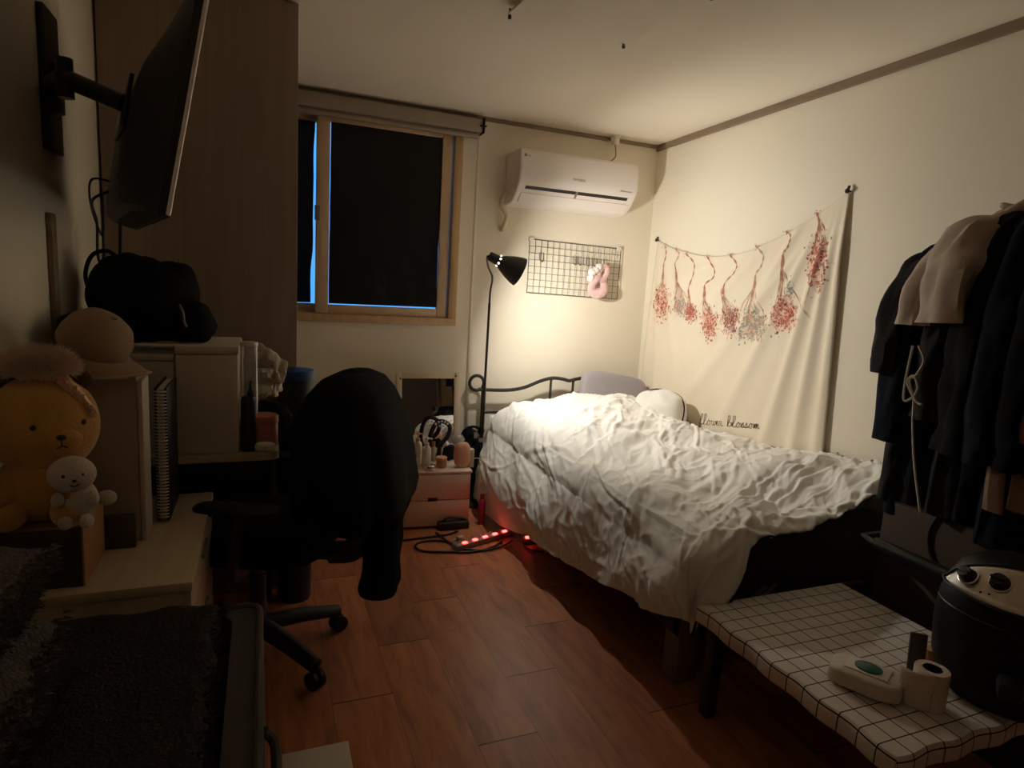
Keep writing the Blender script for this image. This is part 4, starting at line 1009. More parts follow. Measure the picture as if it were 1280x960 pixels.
part('backrest', B().add([Mch @ (Matrix.Rotation(R(-8), 3, 'Y') @ Vector((v[0] - .02 * (1 - (v[1] / .225) ** 2), v[1], v[2])) + V(-.275, 0, .74)) for v in back.v], back.f), 'black_fabric', ch, smooth=80)
for s_ in (-1, 1):
    part('arm_support', B().tube(spline([cl(.0, .20 * s_, .41), cl(.0, .27 * s_, .42), cl(-.01, .285 * s_, .50), cl(-.02, .28 * s_, .605)], 8), .017, 8, flat=1.6), 'black_plastic', ch)
    part('armrest', B().add([Mch @ (Vector(v) + V(-.02, .28 * s_, .625)) for v in B().ell((0, 0, 0), (.125, .038, .017), 28, 12, p=.6).v], B().ell((0, 0, 0), (.125, .038, .017), 28, 12).f), 'black_plastic', ch, smooth=80)
jk = thing('jacket', 'bulky black jacket draped over the back of the office chair', 'jacket', tuple(cl(-.28, 0, .2)))
rings = []
for z, a, bq_, ox_ in ((1.005, .01, .05, 0), (.998, .050, .13, 0), (.978, .090, .19, 0), (.94, .122, .235, 0), (.89, .145, .265, 0), (.82, .163, .285, -.005), (.74, .174, .295, -.01), (.67, .178, .300, -.015), (.62, .180, .300, -.02), (.575, .172, .29, -.02)):
    ring = []
    for j in range(64):
        t = 2 * PI * j / 64; s1 = math.copysign(abs(math.cos(t)) ** .8, math.cos(t)); s2 = math.copysign(abs(math.sin(t)) ** .8, math.sin(t))
        fold = 1 + (1.005 - z) * .20 * (math.sin(t * 7 + z * 3) * .6 + math.sin(t * 13 + 1) * .3)
        q = cl(-.275 + ox_ + a * s1 * fold, bq_ * s2 * fold, z + .014 * math.sin(t * 5 + 2) * (1 if z < .66 else 0)); ring.append(tuple(q))
    rings.append(ring)
part('body', B().loft(rings, cap=False).add(rings[0], [tuple(range(64))]), 'black_fabric', jk, smooth=80, thick=.004)
for w0, zb, fx in ((-.12, .22, -.36), (.01, .25, -.37)):
    pts = spline([cl(-.36, w0 + .01, .68), cl(-.39, w0, .56), cl(fx - .01, w0, .40), cl(fx, w0, zb)], 8)
    tb = B().tube(pts, [.052 + .004 * math.sin(i * .9) + .005 * math.sin(i * .37) - .008 * i / len(pts) for i in range(len(pts))], 18, flat=1.25)
    part('sleeve', tb, 'black_fabric', jk, smooth=80, label='empty sleeve hanging towards the floor')
part('care_tag', B().box((-.010, -.001, -.014), (.010, .001, .014), M=Matrix.Translation(at(405, 514, 1, 1.93)) @ Matrix.Rotation(R(-35), 4, 'Y')), 'grey_mark', jk, smooth=0, label='small pale care tag')
o = thing('waste_bin', 'tall narrow black bin with a blue lid standing in front of the wardrobe', 'bin', (.10, 2.50, 0))
part('body', B().lathe([(.062, 0), (.064, .01), (.072, .90), (.070, .905)], (.115, 2.52, 0), 36), 'black_plastic', o)
part('lid', B().lathe([(.073, .903), (.074, .925), (.068, .937), (.02, .943), (0, .943)], (.115, 2.52, 0), 36), 'blue_lid', o, label='dark blue lid')

# ================================================================== nightstand, mirror, cosmetics
NZ = .315
ns = thing('nightstand', 'low white two-tier storage chest used as a nightstand', 'nightstand', (.85, 3.3, 0))
Mn = Matrix.Translation((.848, 3.30, 0)) @ Matrix.Rotation(R(-4.5), 4, 'Z')
part('carcass', B().box((-.208, -.20, .012), (.205, .20, NZ - .016), .006, M=Mn), 'ns_white', ns)
part('top', B().box((-.214, -.215, NZ - .015), (.211, .20, NZ), .005, M=Mn), 'ns_white', ns)
d = part('drawer', B().box((-.205, -.214, .158), (.202, -.199, NZ - .018), .004, M=Mn), 'ns_white', ns)
d2 = part('drawer', B().box((-.205, -.214, .014), (.202, -.199, .155), .004, M=Mn), 'ns_white', ns)
part('handle', B().box((-.025, -.2155, .152), (.025, -.2135, .172), .001, M=Mn), 'black_plastic', d, label='small black slot handle')
part('foot', B().box((-.2, -.19, 0), (-.16, -.15, .013), M=Mn).box((.16, -.19, 0), (.2, -.15, .013), M=Mn).box((-.2, .15, 0), (-.16, .19, .013), M=Mn).box((.16, .15, 0), (.2, .19, .013), M=Mn), 'black_plastic', ns)
mw = V(0, .058, .465).normalized()
Mm = Matrix.Translation((.882, 3.425, NZ + .001)) @ Matrix((V(1, 0, 0), mw.cross(V(1, 0, 0)), mw)).transposed().to_4x4()
mr = thing('mirror', 'cream framed mirror leaning on the wall at the back of the nightstand', 'mirror', None, M=Mm)
mw_, mh, ft = .188, .472, .034
fm = B()
for p0, p1 in (((-mw_, -.009, 0), (-mw_ + ft, .009, mh)), ((mw_ - ft, -.009, 0), (mw_, .009, mh)), ((-mw_ + ft, -.009, mh - ft), (mw_ - ft, .009, mh)), ((-mw_ + ft, -.009, 0), (mw_ - ft, .009, ft))): fm.box(p0, p1, .003)
part('frame', fm, 'frame_cream', mr)
part('glass', B().box((-mw_ + ft - .003, -.001, ft - .003), (mw_ - ft + .003, .003, mh - ft + .003)), 'mirror_glass', mr, smooth=0)
part('backing', B().box((-mw_ + .006, .0035, .006), (mw_ - .006, .008, mh - .006)), 'card_dark', mr, smooth=0)
part('clip', B().box((mw_ - .030, -.011, mh - .024), (mw_ - .020, -.008, mh - .014)), 'black_plastic', mr, smooth=0)
part('clip', B().box((-mw_ + .020, -.011, mh - .04), (-mw_ + .028, -.008, mh - .030)), 'black_plastic', mr, smooth=0)
def onns(px, py): q = at(px, py, 2, NZ); return V(q.x, q.y, NZ)
def bottle(px, py, r_, h, lab, m_body='white_plastic', m_cap='white_plastic', pump=True, name='pump_bottle', cat='bottle'):
    p = onns(px, py); o = thing(name, lab, cat, tuple(p))
    part('body', B().lathe([(r_ * .9, 0), (r_, .004), (r_, h * .82), (r_ * .85, h * .93), (r_ * .45, h)], tuple(p), 24), m_body, o)
    if pump:
        part('pump', B().lathe([(r_ * .5, h + .001), (r_ * .5, h + .016), (r_ * .2, h + .018), (r_ * .2, h + .034), (r_ * .42, h + .036), (r_ * .42, h + .046), (0, h + .048)], tuple(p), 16).tube([p + V(0, 0, h + .041), p + V(.022, -.006, h + .041), p + V(.027, -.007, h + .036)], .0038, 8), m_cap, o)
    else:
        part('cap', B().lathe([(r_ * .62, h * .9), (r_ * .62, h * 1.28), (r_ * .55, h * 1.3), (0, h * 1.3)], tuple(p), 20), m_cap, o)
    return o
bottle(532.5, 583, .0255, .115, 'white pump bottle at the front of the nightstand group')
bottle(521.5, 579, .024, .125, 'white pump bottle with a pinkish head, half behind the black jacket', 'white_plastic', 'peach')
bottle(541.5, 576, .0135, .085, 'slim beige bottle just right of the front pump bottle', 'bag_white', 'amber_jar', False, 'cosmetic_bottle')
bottle(519, 584, .011, .055, 'tiny gold-capped bottle at the left end of the nightstand top', 'white_plastic', 'amber_jar', False, 'cosmetic_bottle')
p = onns(537, 587); o = thing('cream_jar', 'flat cream jar with a silver lid in front of the pump bottles', 'jar', tuple(p))
part('jar', B().lathe([(.027, 0), (.030, .003), (.030, .012)], tuple(p), 24), 'white_plastic', o); part('lid', B().lathe([(.031, .0125), (.031, .024), (.028, .027), (0, .027)], tuple(p), 24), 'chrome', o)
p = onns(551.5, 584); o = thing('candle_jar', 'small amber glass jar in the middle of the nightstand top', 'jar', tuple(p))
part('jar', B().lathe([(.027, 0), (.029, .003), (.029, .044), (.026, .046)], tuple(p), 24), 'amber_jar', o); part('lid', B().lathe([(.030, .0465), (.030, .058), (0, .059)], tuple(p), 24), 'peach', o)
p = onns(547, 573); o = thing('hair_clip_stand', 'black arched hairband stand topped with white beads, before the mirror', 'hairband', tuple(p))
part('base', B().lathe([(.040, 0), (.040, .008), (.012, .014)], tuple(p), 24), 'black_plastic', o)
part('band', B().tube(spline([p + V(-.005, 0, .012), p + V(-.045, 0, .06), p + V(-.048, 0, .13), p + V(-.02, 0, .20), p + V(.02, 0, .215), p + V(.062, 0, .185), p + V(.055, 0, .13), p + V(.01, -.005, .075), p + V(.008, 0, .012)], 8), .0085, 10, flat=1.5), 'black_plastic', o)
bd_ = B()
for i, (dx, dz) in enumerate(((-.022, .203), (-.006, .214), (.012, .217), (.03, .212), (.046, .202), (.0, .19), (.022, .192))): bd_.ell(p + V(dx, -.012, dz), .0068, 10, 8)
part('beads', bd_, 'white_plastic', o, label='white beads')
p = onns(561, 575); b = crumple(p + V(0, 0, .045), (.038, .028, .046), .010, 22, 6.6, 30, 20, -.95)
solo('zip_pouch', b, 'navy_fabric', 'small dark blue crumpled pouch behind the amber jar', 'pouch', smooth=30)
p = onns(573, 572) + V(0, .03, 0); o = thing('powder_puff', 'pale fluffy puff ball behind the peach pouch', 'puff', tuple(p))
part('ball', furball(B().ell(p + V(0, 0, .095), .032, 24, 16, lump=.12, ls=50), p + V(0, 0, .095), .032, 700, .012, 5), 'white_fluff', o, smooth=80)
part('handle', B().lathe([(.02, 0), (.02, .004), (.006, .01), (.006, .07)], tuple(p), 14), 'white_plastic', o)
p = onns(577, 584); o = thing('pouch', 'peach rounded pouch standing at the right of the nightstand top', 'pouch', tuple(p))
part('body', B().ell(p + V(0, 0, .070), (.046, .026, .072), 30, 20, p=.72), 'peach', o, smooth=80)
part('zip', B().tube(spline([p + V(-.03, -.004, .128), p + V(0, -.006, .143), p + V(.032, -.004, .126), p + V(.046, -.002, .085)], 8), .0026, 6), 'amber_jar', o)
p = onns(588, 583); solo('product_box', B().box((p.x - .013, p.y - .02, NZ), (p.x + .013, p.y + .02, NZ + .10), .002), 'bag_white', 'thin upright beige carton at the right edge of the nightstand', 'carton')

# ================================================================== floor by the bed: power strip, cables, bag
def fl(px, py, z=0.0): return at(px, py, 2, z)
e0, e1 = fl(572, 682, .02), fl(634, 664, .02); dr = (e1 - e0); ln = V(dr.x, dr.y, 0).length
Mps = Matrix.Translation((e0.x, e0.y, 0)) @ Matrix.Rotation(math.atan2(dr.y, dr.x), 4, 'Z')
ps = thing('power_strip', 'power strip with a row of glowing red switches on the floor by the nightstand', 'power strip', tuple(e0 * 1.0))
part('housing', B().box((-.02, -.027, .0), (ln + .02, .027, .03), .008, M=Mps), 'strip_body', ps)
for i in range(5): part('switch', B().box((ln * (i + .5) / 5 - .013, -.024, .030), (ln * (i + .5) / 5 + .013, -.006, .037), .003, M=Mps), 'red_rocker', ps, label='glowing red switch')
sk_ = B()
for i in range(5): sk_.lathe([(.0165, .030), (.0165, .033), (.013, .0335), (.013, .031), (0, .031)], n=18, M=Mps @ Matrix.Translation((ln * (i + .5) / 5, .010, 0)))
part('socket', sk_, 'strip_body', ps)
e2 = fl(663, 676, .02)
ps2 = thing('power_strip', 'second power strip under the bed edge, one red switch showing', 'power strip', (e2.x, e2.y, 0))
part('housing', B().box((e2.x - .03, e2.y + .0, 0), (e2.x + .16, e2.y + .055, .03), .008), 'strip_body', ps2)
part('switch', B().box((e2.x - .022, e2.y + .004, .03), (e2.x + .014, e2.y + .024, .038), .003), 'red_rocker', ps2, label='glowing red switch')
part('cord', B().tube(spline([V(e2.x - .03, e2.y + .02, .012)] + [fl(x, y, .006) for x, y in ((655, 678), (660, 686), (680, 690))], 8), .0045, 6), 'cord_black', ps2)
def cord(pts, r_, m_, lab, z=.006): return solo('extension_cable', B().tube(spline([fl(x, y, z) for x, y in pts], 8), r_, 7), m_, lab, 'cable')
cord([(488, 678), (515, 674), (540, 671), (560, 668), (572, 664)], .0055, 'cord_black', 'black cord running left from the nightstand towards the chair')
cord([(545, 666), (560, 677), (572, 684), (600, 688), (625, 684), (640, 676)], .0055, 'cord_black', 'black cord lying along the front of the glowing power strip', .009)
cord([(572, 681), (550, 676), (528, 677), (519, 683), (530, 689), (560, 690), (590, 690), (615, 684), (628, 676)], .0055, 'cord_black', 'looped black cord in front of the nightstand', .006)
a_ = fl(566, 660); solo('power_adapter', B().box((a_.x - .085, a_.y - .03, 0), (a_.x + .085, a_.y + .03, .042), .008).tube(spline([V(a_.x - .06, a_.y, .04), V(a_.x - .04, a_.y - .01, .062), V(a_.x, a_.y, .058), V(a_.x + .07, a_.y, .045)], 8), .006, 8), 'adapter', 'dark adapter block with its cord on the floor under the nightstand front', 'adapter')
pl2 = fl(575, 671, .03); solo('plug', B().box((pl2.x - .018, pl2.y - .016, 0), (pl2.x + .018, pl2.y + .016, .036), .008).tube([V(pl2.x - .018, pl2.y, .018), V(pl2.x - .04, pl2.y, .012)], .006, 8), 'cord_white', 'small white plug at the left end of the glowing power strip', 'plug')
q = fl(606, 668); o = thing('spray_bottle', 'slim dark red bottle standing between the nightstand and the bed', 'bottle', (1.115, 3.1, 0))
part('body', B().lathe([(.020, 0), (.021, .004), (.021, .13), (.012, .142)], (1.115, 3.1, 0), 20), 'red_tube', o)
part('cap', B().lathe([(.012, .142), (.012, .172), (0, .174)], (1.115, 3.1, 0), 16), 'red_tube', o)
tb = thing('tote_bag', 'slumped black bag in the gap between the nightstand and the bed', 'bag', (1.155, 3.5, 0))
part('body', crumple((1.155, 3.50, .23), (.065, .07, .22), .014, 8, 1.4, 40, 28, -1.0), 'black_fabric', tb, smooth=80)
part('strap', B().tube(spline([V(1.12, 3.47, .42), V(1.11, 3.44, .45), V(1.15, 3.43, .47), V(1.20, 3.45, .45), V(1.2, 3.47, .42)], 8), .008, 8), 'black_fabric', tb)
part('label', B().box((1.158, 3.425, .40), (1.182, 3.428, .435), M=None).box((1.19, 3.42, .375), (1.215, 3.423, .40)), 'grey_mark', tb, smooth=0, label='small pale labels')
solo('charging_cable', B().tube(spline([V(1.07, 3.2, .33), V(1.09, 3.15, .36), V(1.13, 3.12, .33), V(1.145, 3.12, .24), V(1.13, 3.1, .18)], 8), .003, 6), 'cord_white', 'thin pale cable curling down beside the nightstand', 'cable')

# ================================================================== low table with grid cloth
TX0, TX1, TY0, TY1, TZ = 1.262, 1.86, .795, 1.455, .35
tbm = thing('low_table', 'low table at the foot of the bed, hidden under a grid-printed cloth', 'table', (1.56, 1.12, 0))
part('tabletop', B().box((TX0 + .006, TY0 + .006, TZ - .03), (TX1 - .006, TY1 - .006, TZ - .003), .004), 'black_plastic', tbm)
for x in (TX0 + .04, TX1 - .04):
    for y in (TY0 + .04, TY1 - .04): part('leg', B().box((x - .02, y - .02, 0), (x + .02, y + .02, TZ - .03), .004), 'black_plastic', tbm)
n, k = 90, 96; ov = .048
U_, V_ = np.meshgrid(np.linspace(-ov, TX1 - TX0 + ov, n), np.linspace(-ov, TY1 - TY0 + ov, k))
def drape(t, L_):
    o_ = np.where(t < 0, -t, np.where(t > L_, t - L_, 0)); return np.clip(t, 0, L_), o_
uc, uo = drape(U_, TX1 - TX0); vc, vo = drape(V_, TY1 - TY0)
X_ = TX0 + uc + np.where(U_ < 0, -1, 1) * np.minimum(uo, .012) * .6 ; Y_ = TY0 + vc + np.where(V_ < 0, -1, 1) * np.minimum(vo, .012) * .6
Z_ = TZ + .003 + .002 * fbm(U_ * 14, V_ * 14, 5) - np.maximum(uo, vo)
X_ = X_ - np.where(U_ < 0, 1, 0) * .004 * np.sin(V_ * 40); Y_ = Y_ - np.where(V_ < 0, 1, 0) * .004 * np.sin(U_ * 42)
uvw = np.stack([U_ + .008 + .003 * (fbm(U_ * 8, V_ * 8, 61) - .5), V_ + .012 + .003 * (fbm(U_ * 8, V_ * 8, 67) - .5)], 2)
solo('tablecloth', B().grid(np.stack([X_, Y_, Z_], 2), uv=uvw), 'gridcloth', 'off-white tablecloth with a thin dark grid, draped on the low table', 'tablecloth', smooth=50, thick=.0015)
ZT = TZ + .0065
def ont(px, py): q = at(px, py, 2, ZT); return V(q.x, q.y, ZT)
c = ont(1078, 858); o = thing('wet_wipes', 'soft white pack of wet wipes with a round green lid on the grid cloth', 'wipes pack', tuple(c))
Mw = Matrix.Translation(c + V(.005, .0, .024)) @ Matrix.Rotation(R(-62), 4, 'Z')
pk = B().ell((0, 0, 0), (.082, .054, .025), 48, 24, p=.42)
part('pack', B().add([Mw @ (Vector(v) * (1 + .05 * noise.noise(Vector(v) * 30))) for v in pk.v], pk.f), 'wipes_white', o, smooth=50)
part('lid_base', B().box((-.046, -.032, .0225), (.052, .032, .0275), .002, M=Mw), 'white_plastic', o)
part('lid', B().lathe([(.026, .0275), (.026, .031), (.022, .033), (0, .033)], (0, 0, 0), 28, M=Mw @ Matrix.Translation((.004, 0, 0)), sx=1.2, sy=.95), 'green_lid', o, label='oval green lid')
c = ont(1158, 880); o = thing('toilet_roll', 'toilet paper roll with its end sheet pulled out, standing on the grid cloth', 'toilet roll', tuple(c))
part('roll', B().lathe([(.021, 0), (.036, 0), (.0375, .002), (.0375, .093), (.036, .095), (.021, .095)], tuple(c), 36).lathe([(.021, .095), (.021, 0)], tuple(c), 36), 'tissue', o)
part('core', B().lathe([(.0205, .001), (.0205, .094), (.0192, .094), (.0192, .001)], tuple(c), 28), 'core_card', o)
sh_ = np.zeros((8, 16, 3))
for j in range(8):
    for i in range(16):
        t = i / 15; a = R(235 - 25 * t); q = c + V(.038 * math.cos(R(225)), .038 * math.sin(R(225)), 0) + V(-.030, .066, 0) * t + V(-.012, -.006, 0) * math.sin(t * PI)
        sh_[j, i] = (q.x, q.y, c.z + .001 + (.094 - .004 * t) * j / 7)
part('sheet', B().grid(sh_), 'tissue', o, smooth=60, thick=.0006)
c = ont(1160, 838); solo('paper_roll', B().lathe([(.018, 0), (.019, .002), (.019, .062), (.018, .064), (0, .064)], tuple(c), 24), 'peach', 'short narrow roll behind the toilet paper roll', 'roll', smooth=40)
c = ont(1143, 846)
solo('remote_control', B().box((-.020, -.006, 0), (.020, .006, .115), .004, M=Matrix.Translation(c) @ Matrix.Rotation(R(-40), 4, 'Z') @ Matrix.Rotation(R(-9), 4, 'X')), 'card_dark', 'thin dark handheld remote standing upright behind the toilet roll', 'remote')

# black air fryer with silver control panel
fc = V(1.735, .87, ZT)
af = thing('air_fryer', 'black air fryer with a slanted silver control panel and two knobs at the right edge', 'air fryer', tuple(fc))
Mf = Matrix.Translation(fc) @ Matrix.Rotation(math.atan2(-.52, -.85), 4, 'Z') @ Matrix.Diagonal((1, 1, 1.22, 1))      # local +x faces the camera
prof_f = [(.120, 0), (.132, .008), (.150, .06), (.156, .13), (.152, .19), (.142, .222)]
part('body', B().lathe(prof_f + [(.12, .26), (.08, .285), (0, .292)], n=48, M=Mf, sx=1.0, sy=1.05), 'fryer_black', af, smooth=50)
pn = []; ang = [R(-64 + 128 * i / 28) for i in range(29)]
def fsurf(a, t, off=0.0):   # slanted crescent between the front lip and the top
    r0, z0 = .158, .218; hgt = math.cos(a / R(64) * PI / 2) ** .38
    r_ = r0 - .062 * t * hgt; z = z0 + .075 * t * hgt + .012 * (1 - hgt)
    nn = V(.075, 0, .062).normalized()
    return Mf @ (V((r_ + nn.x * off) * math.cos(a), (r_ + nn.x * off) * math.sin(a) * 1.05, z + nn.z * off))
PP = np.array([[fsurf(a, t, .010) for a in ang] for t in np.linspace(0, 1, 8)])
part('control_panel', B().grid(PP), 'silver_panel', af, smooth=60, thick=.006, label='crescent-shaped silver control panel')
part('panel_trim', B().tube([V(*PP[0, i]) for i in range(29)] + [V(*PP[-1, i]) for i in range(28, -1, -1)], .0035, 6, True), 'black_plastic', af)
for a, t in ((R(-45), .5), (R(-20), .56)):
    c0_ = fsurf(a, t, .012); nn = (fsurf(a, t, .1) - fsurf(a, t, 0)).normalized(); Mk = Matrix.Translation(c0_) @ frame(nn).to_4x4()
    kb = part('knob', B().lathe([(.021, 0), (.021, .004), (.0165, .006), (.0155, .022), (.014, .024), (0, .024)], n=28, M=Mk).box((-.003, -.0155, .023), (.003, .0155, .029), .001, M=Mk), 'black_plastic', af)
    part('knob_ring', B().lathe([(.0215, .0), (.0235, .001), (.0235, .003), (.0215, .004)], n=28, M=Mk), 'chrome', kb)
dt = B()
for a, t in ((R(-30), .22), (R(-24), .25)): dt.ell(fsurf(a, t, .0115), .0026, 8, 6)
part('indicator', dt, 'thread', af)
part('drawer_line', B().tube([Mf @ V(.1555 * math.cos(a), .1555 * math.sin(a) * 1.05, .185) for a in [R(-80 + 160 * i / 30) for i in range(31)]], .002, 5), 'dark_metal', af)
part('handle', B().box((.148, -.025, .07), (.215, .025, .105), .012, M=Mf), 'black_plastic', af)

# ================================================================== garment rail
GRX, GRZ = 2.10, 1.575
rk = thing('clothes_rack', 'black garment rack along the right wall, loaded with clothes', 'clothes rack', (GRX, .95, 0))
part('rail', B().tube([V(GRX, .30, GRZ), V(GRX, 1.33, GRZ)], .013, 12), 'black_metal', rk)
for y in (.33, 1.31):
    part('post', B().tube([V(GRX, y, .02), V(GRX, y, GRZ)], .014, 12), 'black_metal', rk)
    part('foot', B().tube([V(2.10, y, .02), V(2.31, y, .02)], .016, 12), 'black_metal', rk)
part('lower_bar', B().tube([V(1.905, .40, .52), V(1.905, 1.385, .52), V(1.905, 1.39, .515)], [.025, .025, .012], 14), 'black_metal', rk)
part('bar_arm', B().tube([V(1.905, 1.385, .52), V(1.93, 1.45, .52), V(2.09, 1.45, .52), V(2.10, 1.32, .52)], .012, 8), 'black_metal', rk)
part('bar_arm', B().tube([V(1.905, .42, .52), V(2.09, .335, .52)], .012, 8), 'black_metal', rk)
o = thing('cardboard_box', 'tall brown cardboard box standing under the hanging clothes', 'box', (2.14, 1.12, 0))
part('body', B().box((1.975, .84, 0), (2.078, 1.425, .66), .003), 'carton_dark', o)
part('flap', B().box((1.975, .84, .661), (2.078, 1.425, .664)), 'carton_dark', o)
solo('belt', B().tube([V(1.972, 1.155 + .105 * math.cos(a), .60 + .115 * math.sin(a)) for a in np.linspace(0, 2 * PI, 48, endpoint=False)], .005, 8, True), 'cord_black', 'thin black loop of cable hanging in front of the brown box', 'cable')

def garment(cx0, y, W, zt, L_, th, sl, so, m_, lab, cat='shirt', name='shirt', seed=0, sr=.062, yaw=-45, slope=.10, flare=1.0):
    y -= .065; yaw = R(yaw); cxx = cx0; o = thing(name, lab, cat, (cxx, y, zt - L_)); g = random.Random(seed); ph = g.uniform(0, 6)
    nr = 64; rings = []; cw, sw = math.cos(yaw), math.sin(yaw)
    def put(u, v, z): return (cxx + u * cw - v * sw, y + u * sw + v * cw, z)
    s1 = slope
    for z_, hw, tt_ in ((0, .050, .020), (-.010, .070, .026), (-s1 * .35, W * .55, .032), (-s1 * .7, W * .86, .036), (-s1, W, .038), (-s1 - .05, W * .99, .044), (-.24, W * .95, th), (-.34, W * .93, th), (-.34 - (L_ - .34) * .35, W * .94 * flare, th), (-.34 - (L_ - .34) * .7, W * .96 * flare, th), (-L_ + .004, W * .97 * flare, th), (-L_, W * .95 * flare, th * .9)):
        ring = []
        for j in range(nr):
            t = 2 * PI * j / nr; c_ = math.copysign(abs(math.cos(t)) ** .9, math.cos(t)); sy_ = math.copysign(abs(math.sin(t)) ** .75, math.sin(t))
            d = min(1, -z_ / .25); fo = d * (.34 * math.sin(c_ * 8 + ph + z_ * 3) + .22 * math.sin(c_ * 15 + ph * 2 - z_ * 2))
            xx = hw * c_ * (1 + .05 * d * math.sin(t * 3 + ph)); ys = tt_ * sy_ * (1 + fo) + d * .012 * math.sin(c_ * 4 + ph)
            ring.append(put(xx, ys, zt + z_ + (.006 * math.sin(c_ * 5 + ph) if z_ <= -L_ + .005 else 0)))
        rings.append(ring)
    fine = []
    for a, c in zip(rings[:-1], rings[1:]):
        sub = max(2, int(abs(a[0][2] - c[0][2]) / .012))
        for i in range(sub): fine.append([tuple(a[j][d] + (c[j][d] - a[j][d]) * i / sub for d in range(3)) for j in range(nr)])
    fine.append(rings[-1])
    for rg_ in fine:
        for j, p in enumerate(rg_):
            t = 2 * PI * j / nr; dpt = min(1, max(0, (zt - p[2] - .02) / .12)); side = 1 if math.sin(t) > 0 else -1
            u = (p[0] - cxx) * cw + (p[1] - y) * sw
            n1 = noise.noise(V(u * 9 + ph, (p[2] + u * .6) * 5, ph)); n2 = 1 - abs(noise.noise(V(u * 14 + ph * 2, (p[2] - u * .9) * 7, 3 + side)))
            am = dpt * (.022 * n1 + .026 * (n2 - .7)) * side
            rg_[j] = (p[0] - am * sw, p[1] + am * cw, p[2])
    part('body', B().loft(fine), m_, o, smooth=80)
    for s_ in (-1, 1):
        q = lambda u, v, z: V(*put(s_ * u, v, z))
        pts = spline([q(W - .075, 0, zt - s1 * .80), q(W - .02, -.006, zt - s1 - .012), q(W + .012 + so * .5, -.012, zt - s1 - sl * .45), q(W + so, -.016, zt - s1 - sl)], 7)
        k = len(pts); rr = [sr * (.50 + .50 * min(1, i / 7)) * (1 + .05 * math.sin(i * .8 + ph)) for i in range(k)]
        b = B().tube(pts, rr, 26, flat=.62, cap=True)
        for n_ in range(len(b.v)):        # lengthwise creases
            i, jj = divmod(n_, 26); p = pts[min(i, k - 1)]; f_ = 1 + .42 * noise.noise(V(p.z * 9 + math.cos(jj / 26 * 2 * PI) * 1.3, math.sin(jj / 26 * 2 * PI) * 1.6 + ph, p.x * 6)) + .14 * min(1, i / 8) * math.sin(jj / 26 * 2 * PI * 4 + ph + i * .12) + .06 * math.sin(jj / 26 * 2 * PI * 7 + ph)
            b.v[n_] = tuple(p + (Vector(b.v[n_]) - p) * f_)
        part('sleeve', b, m_, o, smooth=60)
    part('collar', B().tube([put(.058 * math.cos(a), .026 * math.sin(a), zt + .002 + .006 * math.cos(2 * a)) for a in np.linspace(0, 2 * PI, 24, endpoint=False)], .008, 8, True), m_, o, smooth=70)
    return o
garment(2.10, 1.38, .20, 1.55, .90, .036, .36, .03, 'charcoal_fabric', 'dark top with mid-length sleeves, furthest along the rack beside the tapestry', seed=1)
garment(2.11, 1.345, .20, 1.57, .96, .036, .60, .03, 'navy_fabric', 'long dark navy coat hanging just behind the farther white shirt', 'coat', 'coat', seed=2, sr=.06)
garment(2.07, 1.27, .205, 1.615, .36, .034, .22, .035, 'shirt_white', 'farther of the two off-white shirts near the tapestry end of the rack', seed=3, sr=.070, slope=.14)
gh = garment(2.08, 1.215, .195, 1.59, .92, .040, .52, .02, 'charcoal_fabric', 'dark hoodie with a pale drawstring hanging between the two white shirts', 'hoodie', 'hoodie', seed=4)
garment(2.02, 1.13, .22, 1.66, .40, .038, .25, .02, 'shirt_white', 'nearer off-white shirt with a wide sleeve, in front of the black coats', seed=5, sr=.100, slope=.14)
for i, (x, y, W_, zt_, L_, m_, lab) in enumerate(((2.02, 1.06, .21, 1.655, .95, 'black_fabric', 'black coat hanging directly in front of the nearer white shirt'),
        (1.99, .98, .215, 1.655, .98, 'navy_fabric', 'bulky navy coat second in the row nearer than the white shirts'),
        (1.97, .90, .21, 1.66, .86, 'black_fabric', 'black jacket hanging behind the beige scarf'),
        (1.96, .81, .215, 1.66, .98, 'black_fabric', 'nearest black coat cut by the right picture edge'))):
    garment(x, y, W_, zt_, L_, .048, .62, .02, m_, lab, 'coat', 'coat', seed=10 + i, sr=.075, slope=.13)
ds = B()
dq = [at(x, y, 0, 1.835) for x, y in ((1141, 432), (1136, 455), (1131, 480), (1130, 500), (1140, 497), (1147, 485), (1142, 470), (1134, 478), (1144, 500), (1152, 506))]
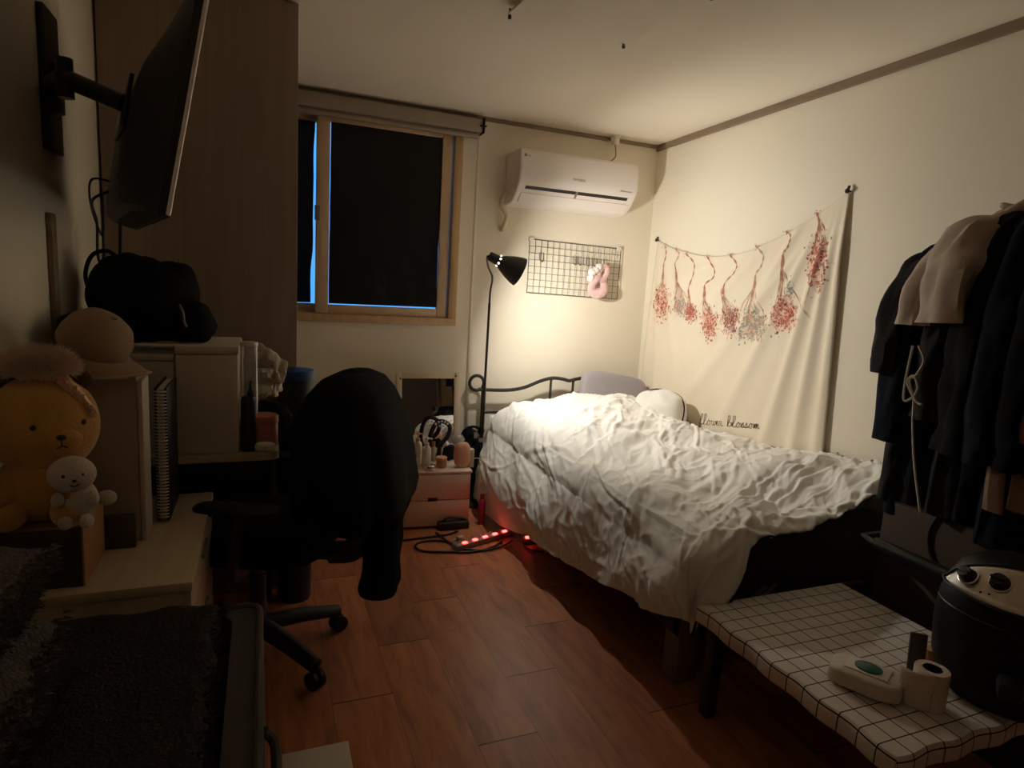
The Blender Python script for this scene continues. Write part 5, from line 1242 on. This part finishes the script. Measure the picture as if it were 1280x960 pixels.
ds.tube(spline(dq, 6), .0042, 6).tube(spline([at(x, y, 0, 1.835) for x, y in ((1148, 432), (1155, 450), (1146, 468), (1137, 476), (1142, 500), (1141, 530), (1143, 580), (1150, 640))], 6), .0035, 6)
part('drawstring', ds, 'cord_white', gh, label='pale knotted drawstring')
def drop(pts, r0, m_, lab, name, cat, seed):
    P_ = spline(pts, 8); k = len(P_); ring = []
    for i, p in enumerate(P_):
        tp_ = min(1, .35 + (k - 1 - i) / 5)
        ring.append([(p.x + r0 * tp_ * (.5 + .5 * i / k) * .6 * math.cos(t) * (1 + .2 * math.sin(3 * t + seed)), p.y + r0 * (.55 + .6 * i / k) * math.sin(t) * (1 + .22 * math.sin(4 * t + seed + i * .05)), p.z) for t in [2 * PI * j / 24 for j in range(24)]])
    return B().loft(ring)
s0, s1, s2 = at(1262, 505, 0, 1.80), at(1248, 570, 0, 1.80), at(1240, 640, 0, 1.80)
sf = thing('scarf', 'beige scarf hanging in two tails among the black coats', 'scarf', tuple(s2))
part('tail', drop([s0 + V(.05, 0, .25), s0, s1, s2], .020, 'beige_cotton', '', '', '', 1), 'beige_cotton', sf, smooth=70)
part('tail', drop([s0 + V(.05, -.05, .25), s0 + V(.01, -.045, 0), s1 + V(.015, -.05, 0), s2 + V(.015, -.045, .015)], .019, 'beige_cotton', '', '', '', 2), 'beige_cotton', sf, smooth=70)
k0 = at(1278, 545, 0, 1.76)
solo('knit_sleeve', drop([k0 + V(.08, 0, .22), k0 + V(.03, 0, .10), k0 + V(.0, -.01, .03), k0 + V(0, -.01, -.02)], .020, 'pink_knit', '', '', '', 4), 'pink_knit', 'reddish knit sleeve poking out at the right picture edge', 'sweater', smooth=70)

# ================================================================== light and colour
w = bpy.data.worlds.new('dusk'); S.world = w; w.use_nodes = True
bg = w.node_tree.nodes['Background']; bg.inputs['Color'].default_value = (.09, .40, 1.0, 1); bg.inputs['Strength'].default_value = 1.1
S.view_settings.view_transform = 'Standard'; S.view_settings.look = 'None'; S.view_settings.gamma = 1.0
S.view_settings.use_curve_mapping = False
S.view_settings.exposure = 0.15
S.cycles.max_bounces = 14; S.cycles.diffuse_bounces = 8
S.cycles.sample_clamp_indirect = 4.0
